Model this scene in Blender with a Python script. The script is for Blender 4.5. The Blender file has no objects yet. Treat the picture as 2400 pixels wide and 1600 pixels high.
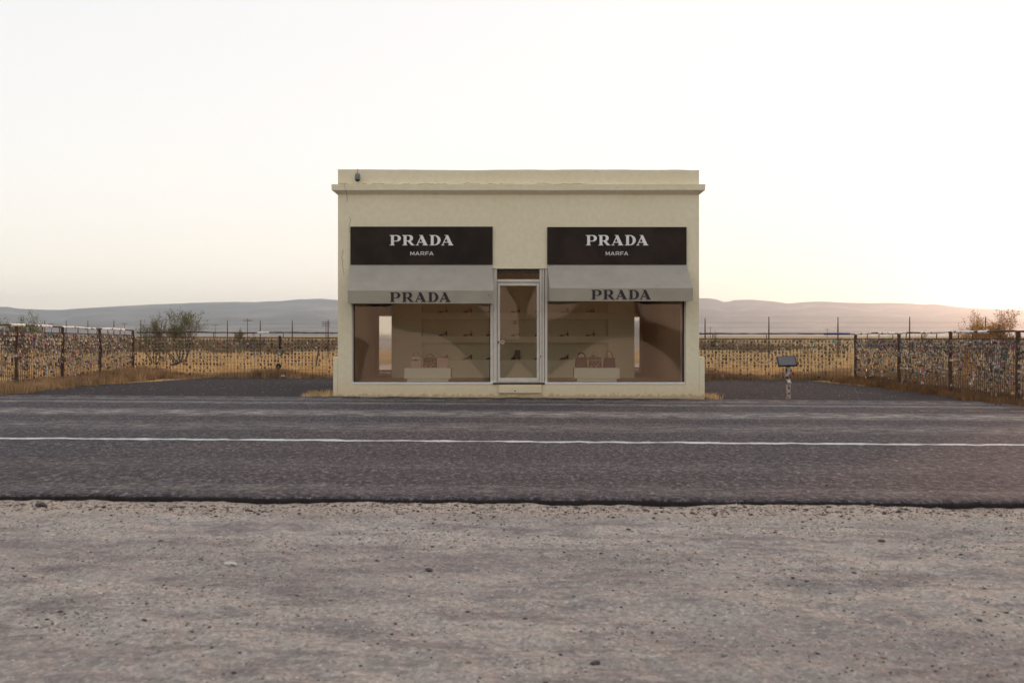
import bpy, bmesh, math, random
import numpy as np
from mathutils import Vector, Matrix
R = math.radians
scene = bpy.context.scene
col = scene.collection
random.seed(7); rng = np.random.default_rng(7)

# ------------------------------------------------------------------ camera, sky, sun, exposure
F = 2664.0                 # focal length in pixels of the 2400 px wide photograph
ZC = 1.29                  # camera height above the foot of the shop
YF = 24.0                  # distance of the shop front
def PX(px, y): return (px - 1200.0) * y / F
def PZ(py, y): return ZC + (785.0 - py) * y / F

cd = bpy.data.cameras.new('camera'); cam = bpy.data.objects.new('camera', cd); col.objects.link(cam)
cam.location = (0, 0, ZC); cam.rotation_euler = (R(90), 0, 0)
cd.sensor_width = 36; cd.lens = 36 * F / 2400; cd.shift_y = -15 / 2400
cd.clip_start = 0.1; cd.clip_end = 20000
cd.dof.use_dof = True; cd.dof.focus_distance = 24.5; cd.dof.aperture_fstop = 4.0
scene.camera = cam

SUN_EL, SUN_AZ = 5.0, 36.0
w = bpy.data.worlds.new('World'); scene.world = w; w.use_nodes = True
nt = w.node_tree; bg = nt.nodes['Background']
sk = nt.nodes.new('ShaderNodeTexSky'); sk.sky_type = 'NISHITA'; sk.sun_disc = False
sk.sun_elevation = R(SUN_EL); sk.sun_rotation = R(SUN_AZ)
sk.air_density = 1.0; sk.dust_density = 1.6; sk.ozone_density = 1.0; sk.altitude = 1400
hs = nt.nodes.new('ShaderNodeHueSaturation'); hs.inputs['Saturation'].default_value = 1.75
gm = nt.nodes.new('ShaderNodeGamma'); gm.inputs[1].default_value = 0.13      # the film's long shoulder evens out the dusk sky
wb = nt.nodes.new('ShaderNodeMix'); wb.data_type = 'RGBA'; wb.blend_type = 'MULTIPLY'; wb.inputs[0].default_value = 1; wb.inputs[7].default_value = (1.03, 0.93, 0.88, 1)
nt.links.new(sk.outputs[0], gm.inputs[0]); nt.links.new(gm.outputs[0], hs.inputs['Color']); nt.links.new(hs.outputs[0], wb.inputs[6]); nt.links.new(wb.outputs[2], bg.inputs[0])
bg.inputs[1].default_value = 0.15
sd = bpy.data.lights.new('sun', 'SUN'); so = bpy.data.objects.new('sun', sd); col.objects.link(so)
sd.energy = 0.34; sd.angle = R(3); sd.color = (1.0, 0.52, 0.30)
_d = Vector((math.sin(R(SUN_AZ)) * math.cos(R(SUN_EL)), math.cos(R(SUN_AZ)) * math.cos(R(SUN_EL)), math.sin(R(SUN_EL))))
so.rotation_euler = _d.to_track_quat('Z', 'Y').to_euler(); so.location = (30, 40, 20)
scene.view_settings.view_transform = 'Standard'; scene.view_settings.look = 'None'
scene.view_settings.exposure = 2.68; scene.view_settings.gamma = 1.0
scene.view_settings.use_curve_mapping = False
scene.cycles.volume_bounces = 1
scene.cycles.max_bounces = 10; scene.cycles.transparent_max_bounces = 24

# ------------------------------------------------------------------ helpers
def nodes(name):
    m = bpy.data.materials.new(name); m.use_nodes = True
    t = m.node_tree; return m, t, t.nodes['Principled BSDF']
def N(t, kind, **kw):
    n = t.nodes.new(kind)
    for k, v in kw.items(): setattr(n, k, v)
    return n
def pos(t, scale=(1, 1, 1)):
    g = N(t, 'ShaderNodeNewGeometry'); mp = N(t, 'ShaderNodeMapping'); mp.inputs['Scale'].default_value = scale
    t.links.new(g.outputs['Position'], mp.inputs['Vector']); return mp.outputs[0]
def noise(t, vec, scale, detail=6, rough=0.6, dist=0.0):
    n = N(t, 'ShaderNodeTexNoise'); n.inputs['Scale'].default_value = scale; n.inputs['Detail'].default_value = detail
    n.inputs['Roughness'].default_value = rough; n.inputs['Distortion'].default_value = dist
    t.links.new(vec, n.inputs['Vector']); return n.outputs['Fac']
def ramp(t, fac, stops):
    r = N(t, 'ShaderNodeValToRGB'); e = r.color_ramp.elements
    while len(e) < len(stops): e.new(0.5)
    for i, (p, c) in enumerate(stops):
        e[i].position = p; e[i].color = (c if hasattr(c, '__len__') else (c, c, c)) + ((1,) if hasattr(c, '__len__') else (1,)) if hasattr(c, '__len__') else (c, c, c, 1)
    t.links.new(fac, r.inputs[0]); return r.outputs[0]
def mixc(t, fac, a, b, mode='MIX'):
    n = N(t, 'ShaderNodeMix', data_type='RGBA', blend_type=mode)
    for sock, v in ((n.inputs[0], fac), (n.inputs[6], a), (n.inputs[7], b)):
        if isinstance(v, (int, float)): sock.default_value = v
        elif isinstance(v, tuple): sock.default_value = v + (1,) if len(v) == 3 else v
        else: t.links.new(v, sock)
    return n.outputs[2]
def math_(t, op, a, b=0.0, clamp=False):
    n = N(t, 'ShaderNodeMath', operation=op); n.use_clamp = clamp
    for s, v in ((n.inputs[0], a), (n.inputs[1], b)):
        if isinstance(v, (int, float)): s.default_value = v
        else: t.links.new(v, s)
    return n.outputs[0]
def cells(t, c, scale, lo, hi):
    # stones of differing tone set side by side
    v = N(t, 'ShaderNodeTexVoronoi'); v.inputs['Scale'].default_value = 1.0; t.links.new(pos(t, scale), v.inputs['Vector'])
    s_ = N(t, 'ShaderNodeSeparateColor'); t.links.new(v.outputs['Color'], s_.inputs[0])
    return mixc(t, 1.0, c, ramp(t, s_.outputs[0], [(0.0, lo), (0.75, (lo + hi) / 2), (1.0, hi)]), 'MULTIPLY')
def bump(t, p, h, strength, dist):
    b = N(t, 'ShaderNodeBump'); b.inputs['Strength'].default_value = strength; b.inputs['Distance'].default_value = dist
    t.links.new(h, b.inputs['Height']); t.links.new(b.outputs[0], p.inputs['Normal'])
def simple(name, c, rough=0.7, var=0.12, scale=8.0, metal=0.0, bumpd=0.0, spec=0.3):
    m, t, p = nodes(name); v = pos(t)
    n = noise(t, v, scale, 5)
    lo = tuple(max(0, x * (1 - var * 2)) for x in c); hi = tuple(min(1, x * (1 + var * 2)) for x in c)
    t.links.new(ramp(t, n, [(0.25, lo), (0.75, hi)]), p.inputs['Base Color'])
    p.inputs['Roughness'].default_value = rough; p.inputs['Metallic'].default_value = metal
    p.inputs['Specular IOR Level'].default_value = spec
    if bumpd: bump(t, p, noise(t, v, scale * 6, 4), 0.6, bumpd)
    return m

origin = {}
def tag(o, label=None, cat=None, group=None, kind=None):
    for k, v in (('label', label), ('category', cat), ('group', group), ('kind', kind)):
        if v: o[k] = v
    return o
def thing(name, label, cat, loc=(0, 0, 0), group=None, rotz=0):
    o = bpy.data.objects.new(name, None); col.objects.link(o); o.location = loc; o.rotation_euler = (0, 0, rotz)
    o.empty_display_size = 0.1; origin[o] = Vector(loc); return tag(o, label, cat, group)
def kids(o): return [c for c in bpy.data.objects if c.parent == o]
def copy_tree(o, parent=None):
    c = o.copy(); col.objects.link(c); c.parent = parent
    for ch in kids(o): copy_tree(ch, c)
    return c
class MB:
    def __init__(s): s.v = []; s.f = []; s.m = []
    def add(s, vs, fs, mi=0):
        b = len(s.v); s.v += [tuple(x) for x in vs]; s.f += [tuple(i + b for i in f) for f in fs]; s.m += [mi] * len(fs)
    def box(s, x0, x1, y0, y1, z0, z1, mi=0):
        s.add([(x0,y0,z0),(x1,y0,z0),(x1,y1,z0),(x0,y1,z0),(x0,y0,z1),(x1,y0,z1),(x1,y1,z1),(x0,y1,z1)],
              [(0,3,2,1),(4,5,6,7),(0,1,5,4),(1,2,6,5),(2,3,7,6),(3,0,4,7)], mi)
    def tube(s, pts, rad, n=6, mi=0, cap=True):
        pts = [Vector(p) for p in pts]; rs = rad if hasattr(rad, '__len__') else [rad] * len(pts)
        vs = []; fs = []
        for i, p in enumerate(pts):
            d = (pts[min(i + 1, len(pts) - 1)] - pts[max(i - 1, 0)]).normalized()
            a = d.orthogonal().normalized() if abs(d.z) > 0.9 else d.cross(Vector((0, 0, 1))).normalized()
            b = d.cross(a)
            for k in range(n):
                t = 2 * math.pi * k / n; vs.append(p + (a * math.cos(t) + b * math.sin(t)) * rs[i])
        for i in range(len(pts) - 1):
            for k in range(n):
                fs.append((i * n + k, i * n + (k + 1) % n, (i + 1) * n + (k + 1) % n, (i + 1) * n + k))
        if cap: fs += [tuple(range(n))[::-1], tuple(range((len(pts) - 1) * n, len(pts) * n))]
        s.add(vs, fs, mi)
    def loft(s, rings, mi=0):
        n = len(rings[0]); vs = [p for r in rings for p in r]; fs = []
        for i in range(len(rings) - 1):
            for k in range(n): fs.append((i*n+k, i*n+(k+1) % n, (i+1)*n+(k+1) % n, (i+1)*n+k))
        fs += [tuple(range(n))[::-1], tuple(range((len(rings)-1)*n, len(rings)*n))]
        s.add(vs, fs, mi)
    def build(s, name, mats, parent=None, smooth=False, bevel=0.0, label=None, kind=None):
        me = bpy.data.meshes.new(name)
        off = origin.get(parent, Vector((0, 0, 0))) if parent else Vector((0, 0, 0))
        me.from_pydata([tuple(Vector(v) - off) for v in s.v], [], s.f)
        for m in (mats if isinstance(mats, (list, tuple)) else [mats]): me.materials.append(m)
        me.polygons.foreach_set('material_index', s.m)
        bm = bmesh.new(); bm.from_mesh(me); bmesh.ops.recalc_face_normals(bm, faces=bm.faces)
        if bevel:
            es = [e for e in bm.edges if len(e.link_faces) == 2 and e.calc_face_angle(0) > 0.6]
            bmesh.ops.bevel(bm, geom=es, offset=bevel, segments=2, profile=0.6, affect='EDGES')
        bm.to_mesh(me); bm.free()
        if smooth: me.polygons.foreach_set('use_smooth', [True] * len(me.polygons))
        o = bpy.data.objects.new(name, me); col.objects.link(o)
        if parent: o.parent = parent; origin[o] = off
        if label: o['label'] = label
        if kind: o['kind'] = kind
        return o
def np_mesh(name, V, Fq, mats, mi=None, parent=None, kind=None, smooth=False, nv=4):
    """large meshes from numpy arrays; all faces have nv corners"""
    V = np.asarray(V, dtype=np.float32).reshape(-1, 3); Fq = np.asarray(Fq, dtype=np.int32).reshape(-1, nv)
    if parent: V = V - np.array(origin[parent], dtype=np.float32)
    me = bpy.data.meshes.new(name); me.vertices.add(len(V)); me.vertices.foreach_set('co', V.ravel())
    me.loops.add(Fq.size); me.loops.foreach_set('vertex_index', Fq.ravel())
    me.polygons.add(len(Fq)); me.polygons.foreach_set('loop_start', np.arange(0, Fq.size, nv, dtype=np.int32))
    me.polygons.foreach_set('loop_total', np.full(len(Fq), nv, dtype=np.int32))
    for m in (mats if isinstance(mats, (list, tuple)) else [mats]): me.materials.append(m)
    if mi is not None: me.polygons.foreach_set('material_index', np.asarray(mi, dtype=np.int32))
    if smooth: me.polygons.foreach_set('use_smooth', np.ones(len(Fq), dtype=bool))
    me.update(calc_edges=True); me.validate()
    o = bpy.data.objects.new(name, me); col.objects.link(o)
    if parent: o.parent = parent; origin[o] = origin[parent]
    if kind: o['kind'] = kind
    return o
_perm = rng.random((256, 256)).astype(np.float32)
def vnoise(x, y):
    xi = np.floor(x).astype(int); yi = np.floor(y).astype(int); fx = x - xi; fy = y - yi
    fx = fx * fx * (3 - 2 * fx); fy = fy * fy * (3 - 2 * fy)
    g = lambda a, b: _perm[a % 256, b % 256]
    return (g(xi, yi) * (1 - fx) + g(xi + 1, yi) * fx) * (1 - fy) + (g(xi, yi + 1) * (1 - fx) + g(xi + 1, yi + 1) * fx) * fy - 0.5
def fbm(x, y, o=4):
    s = 0; a = 1.0
    for k in range(o): s = s + a * vnoise(x * 2 ** k + 17 * k, y * 2 ** k + 31 * k); a *= 0.5
    return s

SL = 0.0067
def gz(x, y):
    """height of the ground: it falls gently to the right near the road"""
    x = np.asarray(x, dtype=float); y = np.asarray(y, dtype=float)
    fade = np.clip(np.interp(y, [-60, -20, 24, 36, 70], [0, 1, 1, 0.35, 0]), 0, 1)
    return -SL * np.clip(x, -30, 30) * fade

# ------------------------------------------------------------------ materials
def m_terrain():
    m, t, p = nodes('dry_field'); v = pos(t)
    a = noise(t, v, 0.9, 8, 0.7); b = noise(t, pos(t, (0.02, 0.02, 0.02)), 1.0, 6, 0.6)
    c1 = ramp(t, a, [(0.3, (0.28, 0.17, 0.075)), (0.5, (0.43, 0.29, 0.14)), (0.72, (0.54, 0.39, 0.205))])
    c2 = mixc(t, ramp(t, b, [(0.42, 0.0), (0.62, 0.75)]), c1, (0.16, 0.12, 0.07))
    t.links.new(c2, p.inputs['Base Color']); p.inputs['Roughness'].default_value = 1; p.inputs['Specular IOR Level'].default_value = 0
    bump(t, p, a, 0.6, 0.05); return m
def m_hills():
    m, t, p = nodes('desert_hills'); v = pos(t, (0.004, 0.004, 0.03))
    a = noise(t, v, 1.0, 10, 0.65); b = noise(t, pos(t, (0.02, 0.02, 0.05)), 1.0, 8, 0.7)
    c = ramp(t, a, [(0.36, (0.08, 0.066, 0.056)), (0.5, (0.16, 0.13, 0.105)), (0.66, (0.32, 0.265, 0.20))])
    t.links.new(mixc(t, ramp(t, b, [(0.4, 0.0), (0.6, 0.5)]), c, (0.08, 0.07, 0.05)), p.inputs['Base Color'])
    p.inputs['Roughness'].default_value = 1; p.inputs['Specular IOR Level'].default_value = 0; return m
def m_road():
    m, t, p = nodes('worn_asphalt'); v = pos(t)
    fine = noise(t, v, 17, 6, 0.9); mid = noise(t, pos(t, (1.0, 1.6, 1)), 4.0, 6, 0.75); big = noise(t, pos(t, (0.12, 0.55, 1)), 1.3, 5, 0.6)
    agg = N(t, 'ShaderNodeTexVoronoi'); agg.inputs['Scale'].default_value = 24; t.links.new(v, agg.inputs['Vector'])
    c = ramp(t, fine, [(0.38, (0.010, 0.007, 0.009)), (0.48, (0.048, 0.036, 0.042)), (0.55, (0.105, 0.083, 0.090)), (0.63, (0.30, 0.26, 0.25))])
    c = mixc(t, ramp(t, mid, [(0.35, 0.0), (0.75, 0.5)]), c, (0.105, 0.093, 0.095))
    c = mixc(t, ramp(t, big, [(0.35, 0.35), (0.65, 0.0)]), c, (0.045, 0.036, 0.04))
    c = mixc(t, ramp(t, agg.outputs['Distance'], [(0.08, 0.7), (0.26, 0.0)]), c, (0.20, 0.168, 0.165))
    c = cells(t, c, (38, 15, 10), 0.45, 1.9)
    # polished, stone-coloured wheel tracks running along the road
    sep = N(t, 'ShaderNodeSeparateXYZ'); t.links.new(v, sep.inputs[0])
    wob = math_(t, 'MULTIPLY', math_(t, 'SUBTRACT', noise(t, pos(t, (0.5, 0, 0)), 1.0, 3), 0.5), 0.8)
    yy = math_(t, 'ADD', sep.outputs[1], wob)
    brk = noise(t, pos(t, (1.3, 3.2, 1)), 1.6, 9, 0.85)
    for yc, wd, amt in ((18.6, 0.9, 1.3), (15.9, 0.9, 0.6), (22.3, 0.3, 0.9), (21.2, 0.35, 0.9), (11.2, 0.6, 0.2), (9.5, 0.35, 0.35)):
        d = math_(t, 'ABSOLUTE', math_(t, 'SUBTRACT', yy, yc)); k = math_(t, 'SUBTRACT', 1.0, math_(t, 'DIVIDE', d, wd), True)
        k = math_(t, 'MULTIPLY', math_(t, 'POWER', k, 0.6), ramp(t, brk, [(0.47, 0.06), (0.60, 1.0)]))
        c = mixc(t, math_(t, 'MULTIPLY', k, amt), c, (0.42, 0.37, 0.33))
    t.links.new(c, p.inputs['Base Color']); p.inputs['Roughness'].default_value = 0.85; p.inputs['Specular IOR Level'].default_value = 0.25
    bump(t, p, fine, 0.9, 0.02); return m
def m_paint(name, c, wear=0.5):
    m, t, p = nodes(name); v = pos(t, (1.0, 3.0, 1)); a = noise(t, v, 14, 8, 0.8)
    t.links.new(mixc(t, ramp(t, a, [(wear, 0.0), (wear + 0.1, 1.0)]), c, (0.07, 0.06, 0.062)), p.inputs['Base Color'])
    p.inputs['Roughness'].default_value = 0.8; return m
def m_gravel(name, stops, dark, sc=1.0):
    m, t, p = nodes(name); v = pos(t)
    fine = noise(t, v, 26 * sc, 7, 0.85); mid = noise(t, pos(t, (0.5, 1.3, 1)), 2.4 * sc, 9, 0.8, 0.0); big = noise(t, pos(t, (0.3, 0.8, 1)), 0.7 * sc, 4, 0.6)
    vo = N(t, 'ShaderNodeTexVoronoi'); vo.inputs['Scale'].default_value = 38 * sc; t.links.new(v, vo.inputs['Vector'])
    c = ramp(t, fine, stops)
    c = mixc(t, ramp(t, mid, [(0.47, 0.0), (0.60, 0.85)]), c, dark)
    c = mixc(t, ramp(t, big, [(0.45, 0.0), (0.62, 0.5)]), c, tuple(x * 1.12 for x in dark))
    wn = N(t, 'ShaderNodeSeparateColor'); t.links.new(vo.outputs['Color'], wn.inputs[0])
    spot = math_(t, 'MULTIPLY', ramp(t, vo.outputs['Distance'], [(0.12, 1.0), (0.30, 0.0)]), ramp(t, wn.outputs[0], [(0.80, 0.0), (0.86, 0.8)]))
    c = mixc(t, spot, c, tuple(x * 0.45 for x in dark))
    spot2 = math_(t, 'MULTIPLY', ramp(t, vo.outputs['Distance'], [(0.12, 1.0), (0.32, 0.0)]), ramp(t, wn.outputs[1], [(0.82, 0.0), (0.9, 0.7)]))
    c = mixc(t, spot2, c, tuple(min(1, x * 1.5) for x in stops[-1][1]))
    c = cells(t, c, (60, 34, 20), 0.82, 1.18)
    if name == 'pale_gravel':      # pinkish crumbled fill along the asphalt
        sp = N(t, 'ShaderNodeSeparateXYZ'); t.links.new(v, sp.inputs[0]); yy = math_(t, 'ADD', sp.outputs[1], math_(t, 'MULTIPLY', math_(t, 'SUBTRACT', mid, 0.5), 0.9))
        st_ = N(t, 'ShaderNodeMapRange'); st_.inputs[1].default_value = 8.2; st_.inputs[2].default_value = 8.5; t.links.new(yy, st_.inputs[0])
        fill = ramp(t, noise(t, v, 30, 6, 0.85), [(0.38, (0.10, 0.07, 0.06)), (0.46, (0.46, 0.36, 0.29)), (0.62, (0.70, 0.57, 0.46))])
        c = mixc(t, math_(t, 'MULTIPLY', st_.outputs[0], 0.8), c, fill)
    t.links.new(c, p.inputs['Base Color']); p.inputs['Roughness'].default_value = 0.95; p.inputs['Specular IOR Level'].default_value = 0.1
    hh = mixc(t, 0.5, fine, mid)
    bump(t, p, hh, 1.0, 0.03); return m
def m_stucco(name='stucco', cracks=True):
    m, t, p = nodes(name); v = pos(t)
    a = noise(t, v, 1.1, 6, 0.6); f = noise(t, v, 70, 5, 0.7); g = noise(t, v, 9, 6, 0.7)
    c = ramp(t, a, [(0.3, (0.83, 0.73, 0.515)), (0.7, (0.87, 0.78, 0.57))])
    c = mixc(t, ramp(t, g, [(0.35, 0.16), (0.6, 0.0)]), c, (0.44, 0.36, 0.23))
    c = mixc(t, ramp(t, f, [(0.3, 0.16), (0.6, 0.0)]), c, (0.36, 0.31, 0.21))
    sep = N(t, 'ShaderNodeSeparateXYZ'); t.links.new(v, sep.inputs[0])
    low = math_(t, 'ADD', sep.outputs[2], math_(t, 'MULTIPLY', math_(t, 'SUBTRACT', g, 0.5), 0.35))
    c = mixc(t, ramp(t, low, [(0.02, 0.75), (0.42, 0.0)]), c, (0.76, 0.58, 0.36))   # warmer tan towards the foot of the wall, with a ragged edge
    c = mixc(t, ramp(t, low, [(-0.08, 0.55), (0.04, 0.0)]), c, (0.38, 0.25, 0.12))
    if cracks:
        nn = noise(t, pos(t, (1, 0, 0)), 2.6, 6, 0.7)
        zc = math_(t, 'ADD', 4.475, math_(t, 'MULTIPLY', math_(t, 'SUBTRACT', nn, 0.5), 0.16))
        d = math_(t, 'ABSOLUTE', math_(t, 'SUBTRACT', sep.outputs[2], zc))
        k = math_(t, 'MULTIPLY', ramp(t, d, [(0.002, 0.9), (0.008, 0.0)]), ramp(t, noise(t, pos(t, (1, 0, 0)), 1.3, 3), [(0.45, 0.0), (0.52, 1.0)]))
        k = math_(t, 'MULTIPLY', k, math_(t, 'LESS_THAN', sep.outputs[0], 1.6))
        c = mixc(t, k, c, (0.10, 0.07, 0.04))
        n2 = noise(t, pos(t, (0, 0, 1)), 3.2, 5, 0.7)
        for xc, z0, z1 in ((-3.50, 4.1, 4.52), (-3.42, 3.45, 3.78), (-3.58, 2.55, 3.1)):
            xx = math_(t, 'ADD', xc, math_(t, 'MULTIPLY', math_(t, 'SUBTRACT', n2, 0.5), 0.3))
            d = math_(t, 'ABSOLUTE', math_(t, 'SUBTRACT', sep.outputs[0], xx))
            k = math_(t, 'MULTIPLY', ramp(t, d, [(0.002, 0.65), (0.011, 0.0)]), math_(t, 'MULTIPLY', math_(t, 'GREATER_THAN', sep.outputs[2], z0), math_(t, 'LESS_THAN', sep.outputs[2], z1)))
            c = mixc(t, k, c, (0.2, 0.13, 0.07))
    t.links.new(c, p.inputs['Base Color']); p.inputs['Roughness'].default_value = 0.95; p.inputs['Specular IOR Level'].default_value = 0.1
    bump(t, p, mixc(t, 0.35, f, g), 0.5, 0.010); return m
def m_glass(name='glass', ior=1.78, tint=(0.985, 0.98, 0.96)):
    m = bpy.data.materials.new(name); m.use_nodes = True; t = m.node_tree; t.nodes.clear()
    o = N(t, 'ShaderNodeOutputMaterial'); mx = N(t, 'ShaderNodeMixShader'); fr = N(t, 'ShaderNodeFresnel'); fr.inputs[0].default_value = ior
    tr = N(t, 'ShaderNodeBsdfTransparent'); tr.inputs[0].default_value = tint + (1,)
    gl = N(t, 'ShaderNodeBsdfGlossy'); gl.inputs['Roughness'].default_value = 0.0; gl.inputs['Color'].default_value = (1, 0.60, 0.42, 1)
    t.links.new(fr.outputs[0], mx.inputs[0]); t.links.new(tr.outputs[0], mx.inputs[1]); t.links.new(gl.outputs[0], mx.inputs[2]); t.links.new(mx.outputs[0], o.inputs[0])
    # a thin veil of road dust on the pane
    v = pos(t); d = N(t, 'ShaderNodeBsdfDiffuse'); d.inputs[0].default_value = (0.5, 0.42, 0.32, 1); m2 = N(t, 'ShaderNodeMixShader')
    n = noise(t, v, 3, 8, 0.7); t.links.new(ramp(t, n, [(0.4, 0.0), (0.8, 0.02)]), m2.inputs[0])
    t.links.new(mx.outputs[0], m2.inputs[1]); t.links.new(d.outputs[0], m2.inputs[2]); t.links.new(m2.outputs[0], o.inputs[0])
    return m
M = {}
M['terrain'] = m_terrain(); M['hills'] = m_hills(); M['road'] = m_road()
M['white_line'] = m_paint('white_road_paint', (0.62, 0.62, 0.58), 0.53); M['faint_line'] = m_paint('faint_road_paint', (0.36, 0.33, 0.30), 0.44)
M['yellow_line'] = m_paint('yellow_road_paint', (0.32, 0.21, 0.075), 0.46)
M['gravel'] = m_gravel('pale_gravel', [(0.36, (0.31, 0.262, 0.232)), (0.48, (0.46, 0.398, 0.352)), (0.62, (0.60, 0.53, 0.47))], (0.235, 0.20, 0.192))
M['dark_gravel'] = m_gravel('dark_gravel', [(0.36, (0.016, 0.013, 0.014)), (0.5, (0.055, 0.045, 0.046)), (0.62, (0.14, 0.118, 0.112))], (0.05, 0.042, 0.043))
M['stone'] = simple('pebble', (0.30, 0.265, 0.23), 0.9, 0.25, 30); M['stone_dark'] = simple('dark_pebble', (0.075, 0.06, 0.058), 0.9, 0.25, 30)
M['stone_red'] = simple('reddish_pebble', (0.26, 0.17, 0.12), 0.9, 0.2, 30); M['stone_white'] = simple('white_pebble', (0.48, 0.45, 0.41), 0.9, 0.15, 30)
M['stucco'] = m_stucco(); M['asphalt_edge'] = simple('asphalt_edge', (0.028, 0.023, 0.022), 0.9, 0.3, 40)
M['niche_shade'] = simple('shaded_inner_plaster', (0.72, 0.68, 0.49), 0.9, 0.03, 2); M['inner'] = simple('inner_plaster', (0.84, 0.79, 0.58), 0.9, 0.03, 2); M['inner_side'] = simple('side_plaster', (0.82, 0.68, 0.53), 0.9, 0.03, 2)  # niche back: inner plaster darkened, recess shade put into its colour
M['plinth'] = simple('plinth_paint', (0.90, 0.90, 0.72), 0.8, 0.02, 3); M['floor'] = simple('shop_floor', (0.74, 0.62, 0.46), 0.7, 0.06, 4)
M['alu'] = simple('aluminium_frame', (0.64, 0.575, 0.49), 0.45, 0.05, 6, 0.0, 0, 0.5); M['alu_dark'] = simple('dark_frame_and_header_shade', (0.06, 0.045, 0.035), 0.7)
M['sign'] = simple('sign_panel', (0.025, 0.0155, 0.0105), 0.6, 0.3, 1.6, 0, 0, 0.15); M['letter'] = simple('white_letter', (0.80, 0.77, 0.74), 0.6, 0.03)
M['letter_dark'] = simple('dark_letter', (0.032, 0.025, 0.028), 0.7, 0.05); M['awning'] = simple('awning_canvas', (0.36, 0.325, 0.28), 0.95, 0.05, 3, 0, 0.002, 0.1)
M['valance'] = simple('valance_canvas', (0.36, 0.315, 0.25), 0.95, 0.05, 3, 0, 0.002, 0.1)
M['rust'] = simple('rusty_steel', (0.085, 0.048, 0.030), 0.85, 0.35, 14, 0, 0.003); M['wire'] = simple('fence_wire', (0.105, 0.065, 0.04), 0.7, 0.2, 20)
M['tape'] = simple('silver_tape', (0.78, 0.75, 0.73), 0.4, 0.1, 18, 0.0, 0.004, 0.6); M['dark'] = simple('dark_plastic', (0.022, 0.018, 0.016), 0.6, 0.2)
M['wood'] = simple('weathered_wood', (0.14, 0.115, 0.09), 0.9, 0.2, 12); M['camera_shell'] = simple('camera_shell', (0.17, 0.19, 0.18), 0.5, 0.1); 
M['glass'] = m_glass()
m, t, p = nodes('mirror'); p.inputs['Metallic'].default_value = 1; p.inputs['Roughness'].default_value = 0.03; p.inputs['Base Color'].default_value = (0.86, 0.78, 0.70, 1); M['mirror'] = m
M['bark'] = simple('mesquite_bark', (0.12, 0.09, 0.065), 0.95, 0.25, 30); M['leaf'] = simple('mesquite_leaf', (0.17, 0.165, 0.07), 0.8, 0.35, 2.5)
M['leaf_backlit'] = simple('backlit_leaf', (0.38, 0.20, 0.075), 0.8, 0.3, 2.5)  # low sun's orange backlight is put into this leaf colour
def leafy(m, c):
    t = m.node_tree; p = t.nodes['Principled BSDF']; o = t.nodes['Material Output']; tl = N(t, 'ShaderNodeBsdfTranslucent'); tl.inputs[0].default_value = c + (1,)
    mx = N(t, 'ShaderNodeMixShader'); mx.inputs[0].default_value = 0.4; t.links.new(p.outputs[0], mx.inputs[1]); t.links.new(tl.outputs[0], mx.inputs[2]); t.links.new(mx.outputs[0], o.inputs[0])
leafy(M['leaf'], (0.16, 0.17, 0.05)); leafy(M['leaf_backlit'], (0.62, 0.34, 0.10))
M['grass'] = simple('golden_grass', (0.64, 0.43, 0.21), 0.9, 0.25, 1.2); M['grass_brown'] = simple('brown_grass', (0.38, 0.24, 0.125), 0.9, 0.32, 1.6)
M['scrub'] = simple('scrub_leaf', (0.20, 0.135, 0.07), 0.9, 0.3, 0.3)
pal = [(0.42,0.375,0.33),(0.27,0.235,0.205),(0.17,0.15,0.135),(0.10,0.08,0.07),(0.042,0.034,0.032),(0.52,0.46,0.36),(0.42,0.30,0.13),(0.36,0.03,0.03),(0.04,0.08,0.30),(0.42,0.06,0.22),(0.03,0.22,0.18),(0.68,0.52,0.08),(0.22,0.10,0.28),(0.55,0.40,0.36)]
LOCKM = [simple('lock_colour_%d' % i, c, 0.4, 0.1, 30, 0.5 if i < 3 else 0.0, 0, 0.5) for i, c in enumerate(pal)]

# ------------------------------------------------------------------ ground, hills, haze
rs = [0.0] + list(np.geomspace(1.5, 9000, 190)); NA = 300
th = np.linspace(0, 2 * math.pi, NA, endpoint=False)
RR, TT = np.meshgrid(rs[1:], th, indexing='ij'); GX = RR * np.sin(TT); GY = 20 + RR * np.cos(TT)
GZ = gz(GX, GY) - np.interp(GY, [-40, -16, 22, 23, 60], [0.0, -0.0, 0, 0, 0]) - np.where((GY > -17) & (GY < 22.5), 0.16, 0.055)
GZ += np.clip((RR - 60) / 400, 0, 1) * fbm(GX / 160, GY / 160, 3) * 0.35
V = np.stack([GX, GY, GZ], -1).reshape(-1, 3); V = np.vstack([V, [[0, 20, -0.16]]]); n = len(rs) - 1; c = len(V) - 1
i, j = np.meshgrid(np.arange(n - 1), np.arange(NA), indexing='ij'); a = i * NA + j; b = i * NA + (j + 1) % NA
Fq = np.stack([a, a + NA, b + NA, b], -1).reshape(-1, 4)
fc = np.stack([np.arange(NA), (np.arange(NA) + 1) % NA, np.full(NA, c), np.full(NA, c)], -1)
g = np_mesh('ground', V, Fq, M['terrain'], smooth=True); tag(g, 'golden dry grassland plain behind the fence', kind='structure')
mb = MB(); mb.add([V[k] for k in range(NA)], [tuple(range(NA))[::-1]]); 
prof_x = [0,20,40,80,144,200,260,300,350,380,400,450,500,550,600,630,660,700,750,790,900,1000,1100,1250,1400,1550,1640,1660,1680,1695,1706,1720,1755,1790,1810,1845,1880,1930,1980,2040,2100,2130,2165,2190,2210,2240,2280,2340,2400]
prof_y = [719,719,723,725,726,722,719,717,714,713,712.5,710,708,707,708,706,705,701,700,703,700,697,702,699,703,698,699,699,701,707,707,703,702,705,706,711,708,706.5,709,710,710,711,714,712,715,719,722,725,728]
NAZ = 1400; az = np.linspace(-math.pi, math.pi, NAZ, endpoint=False)
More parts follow.
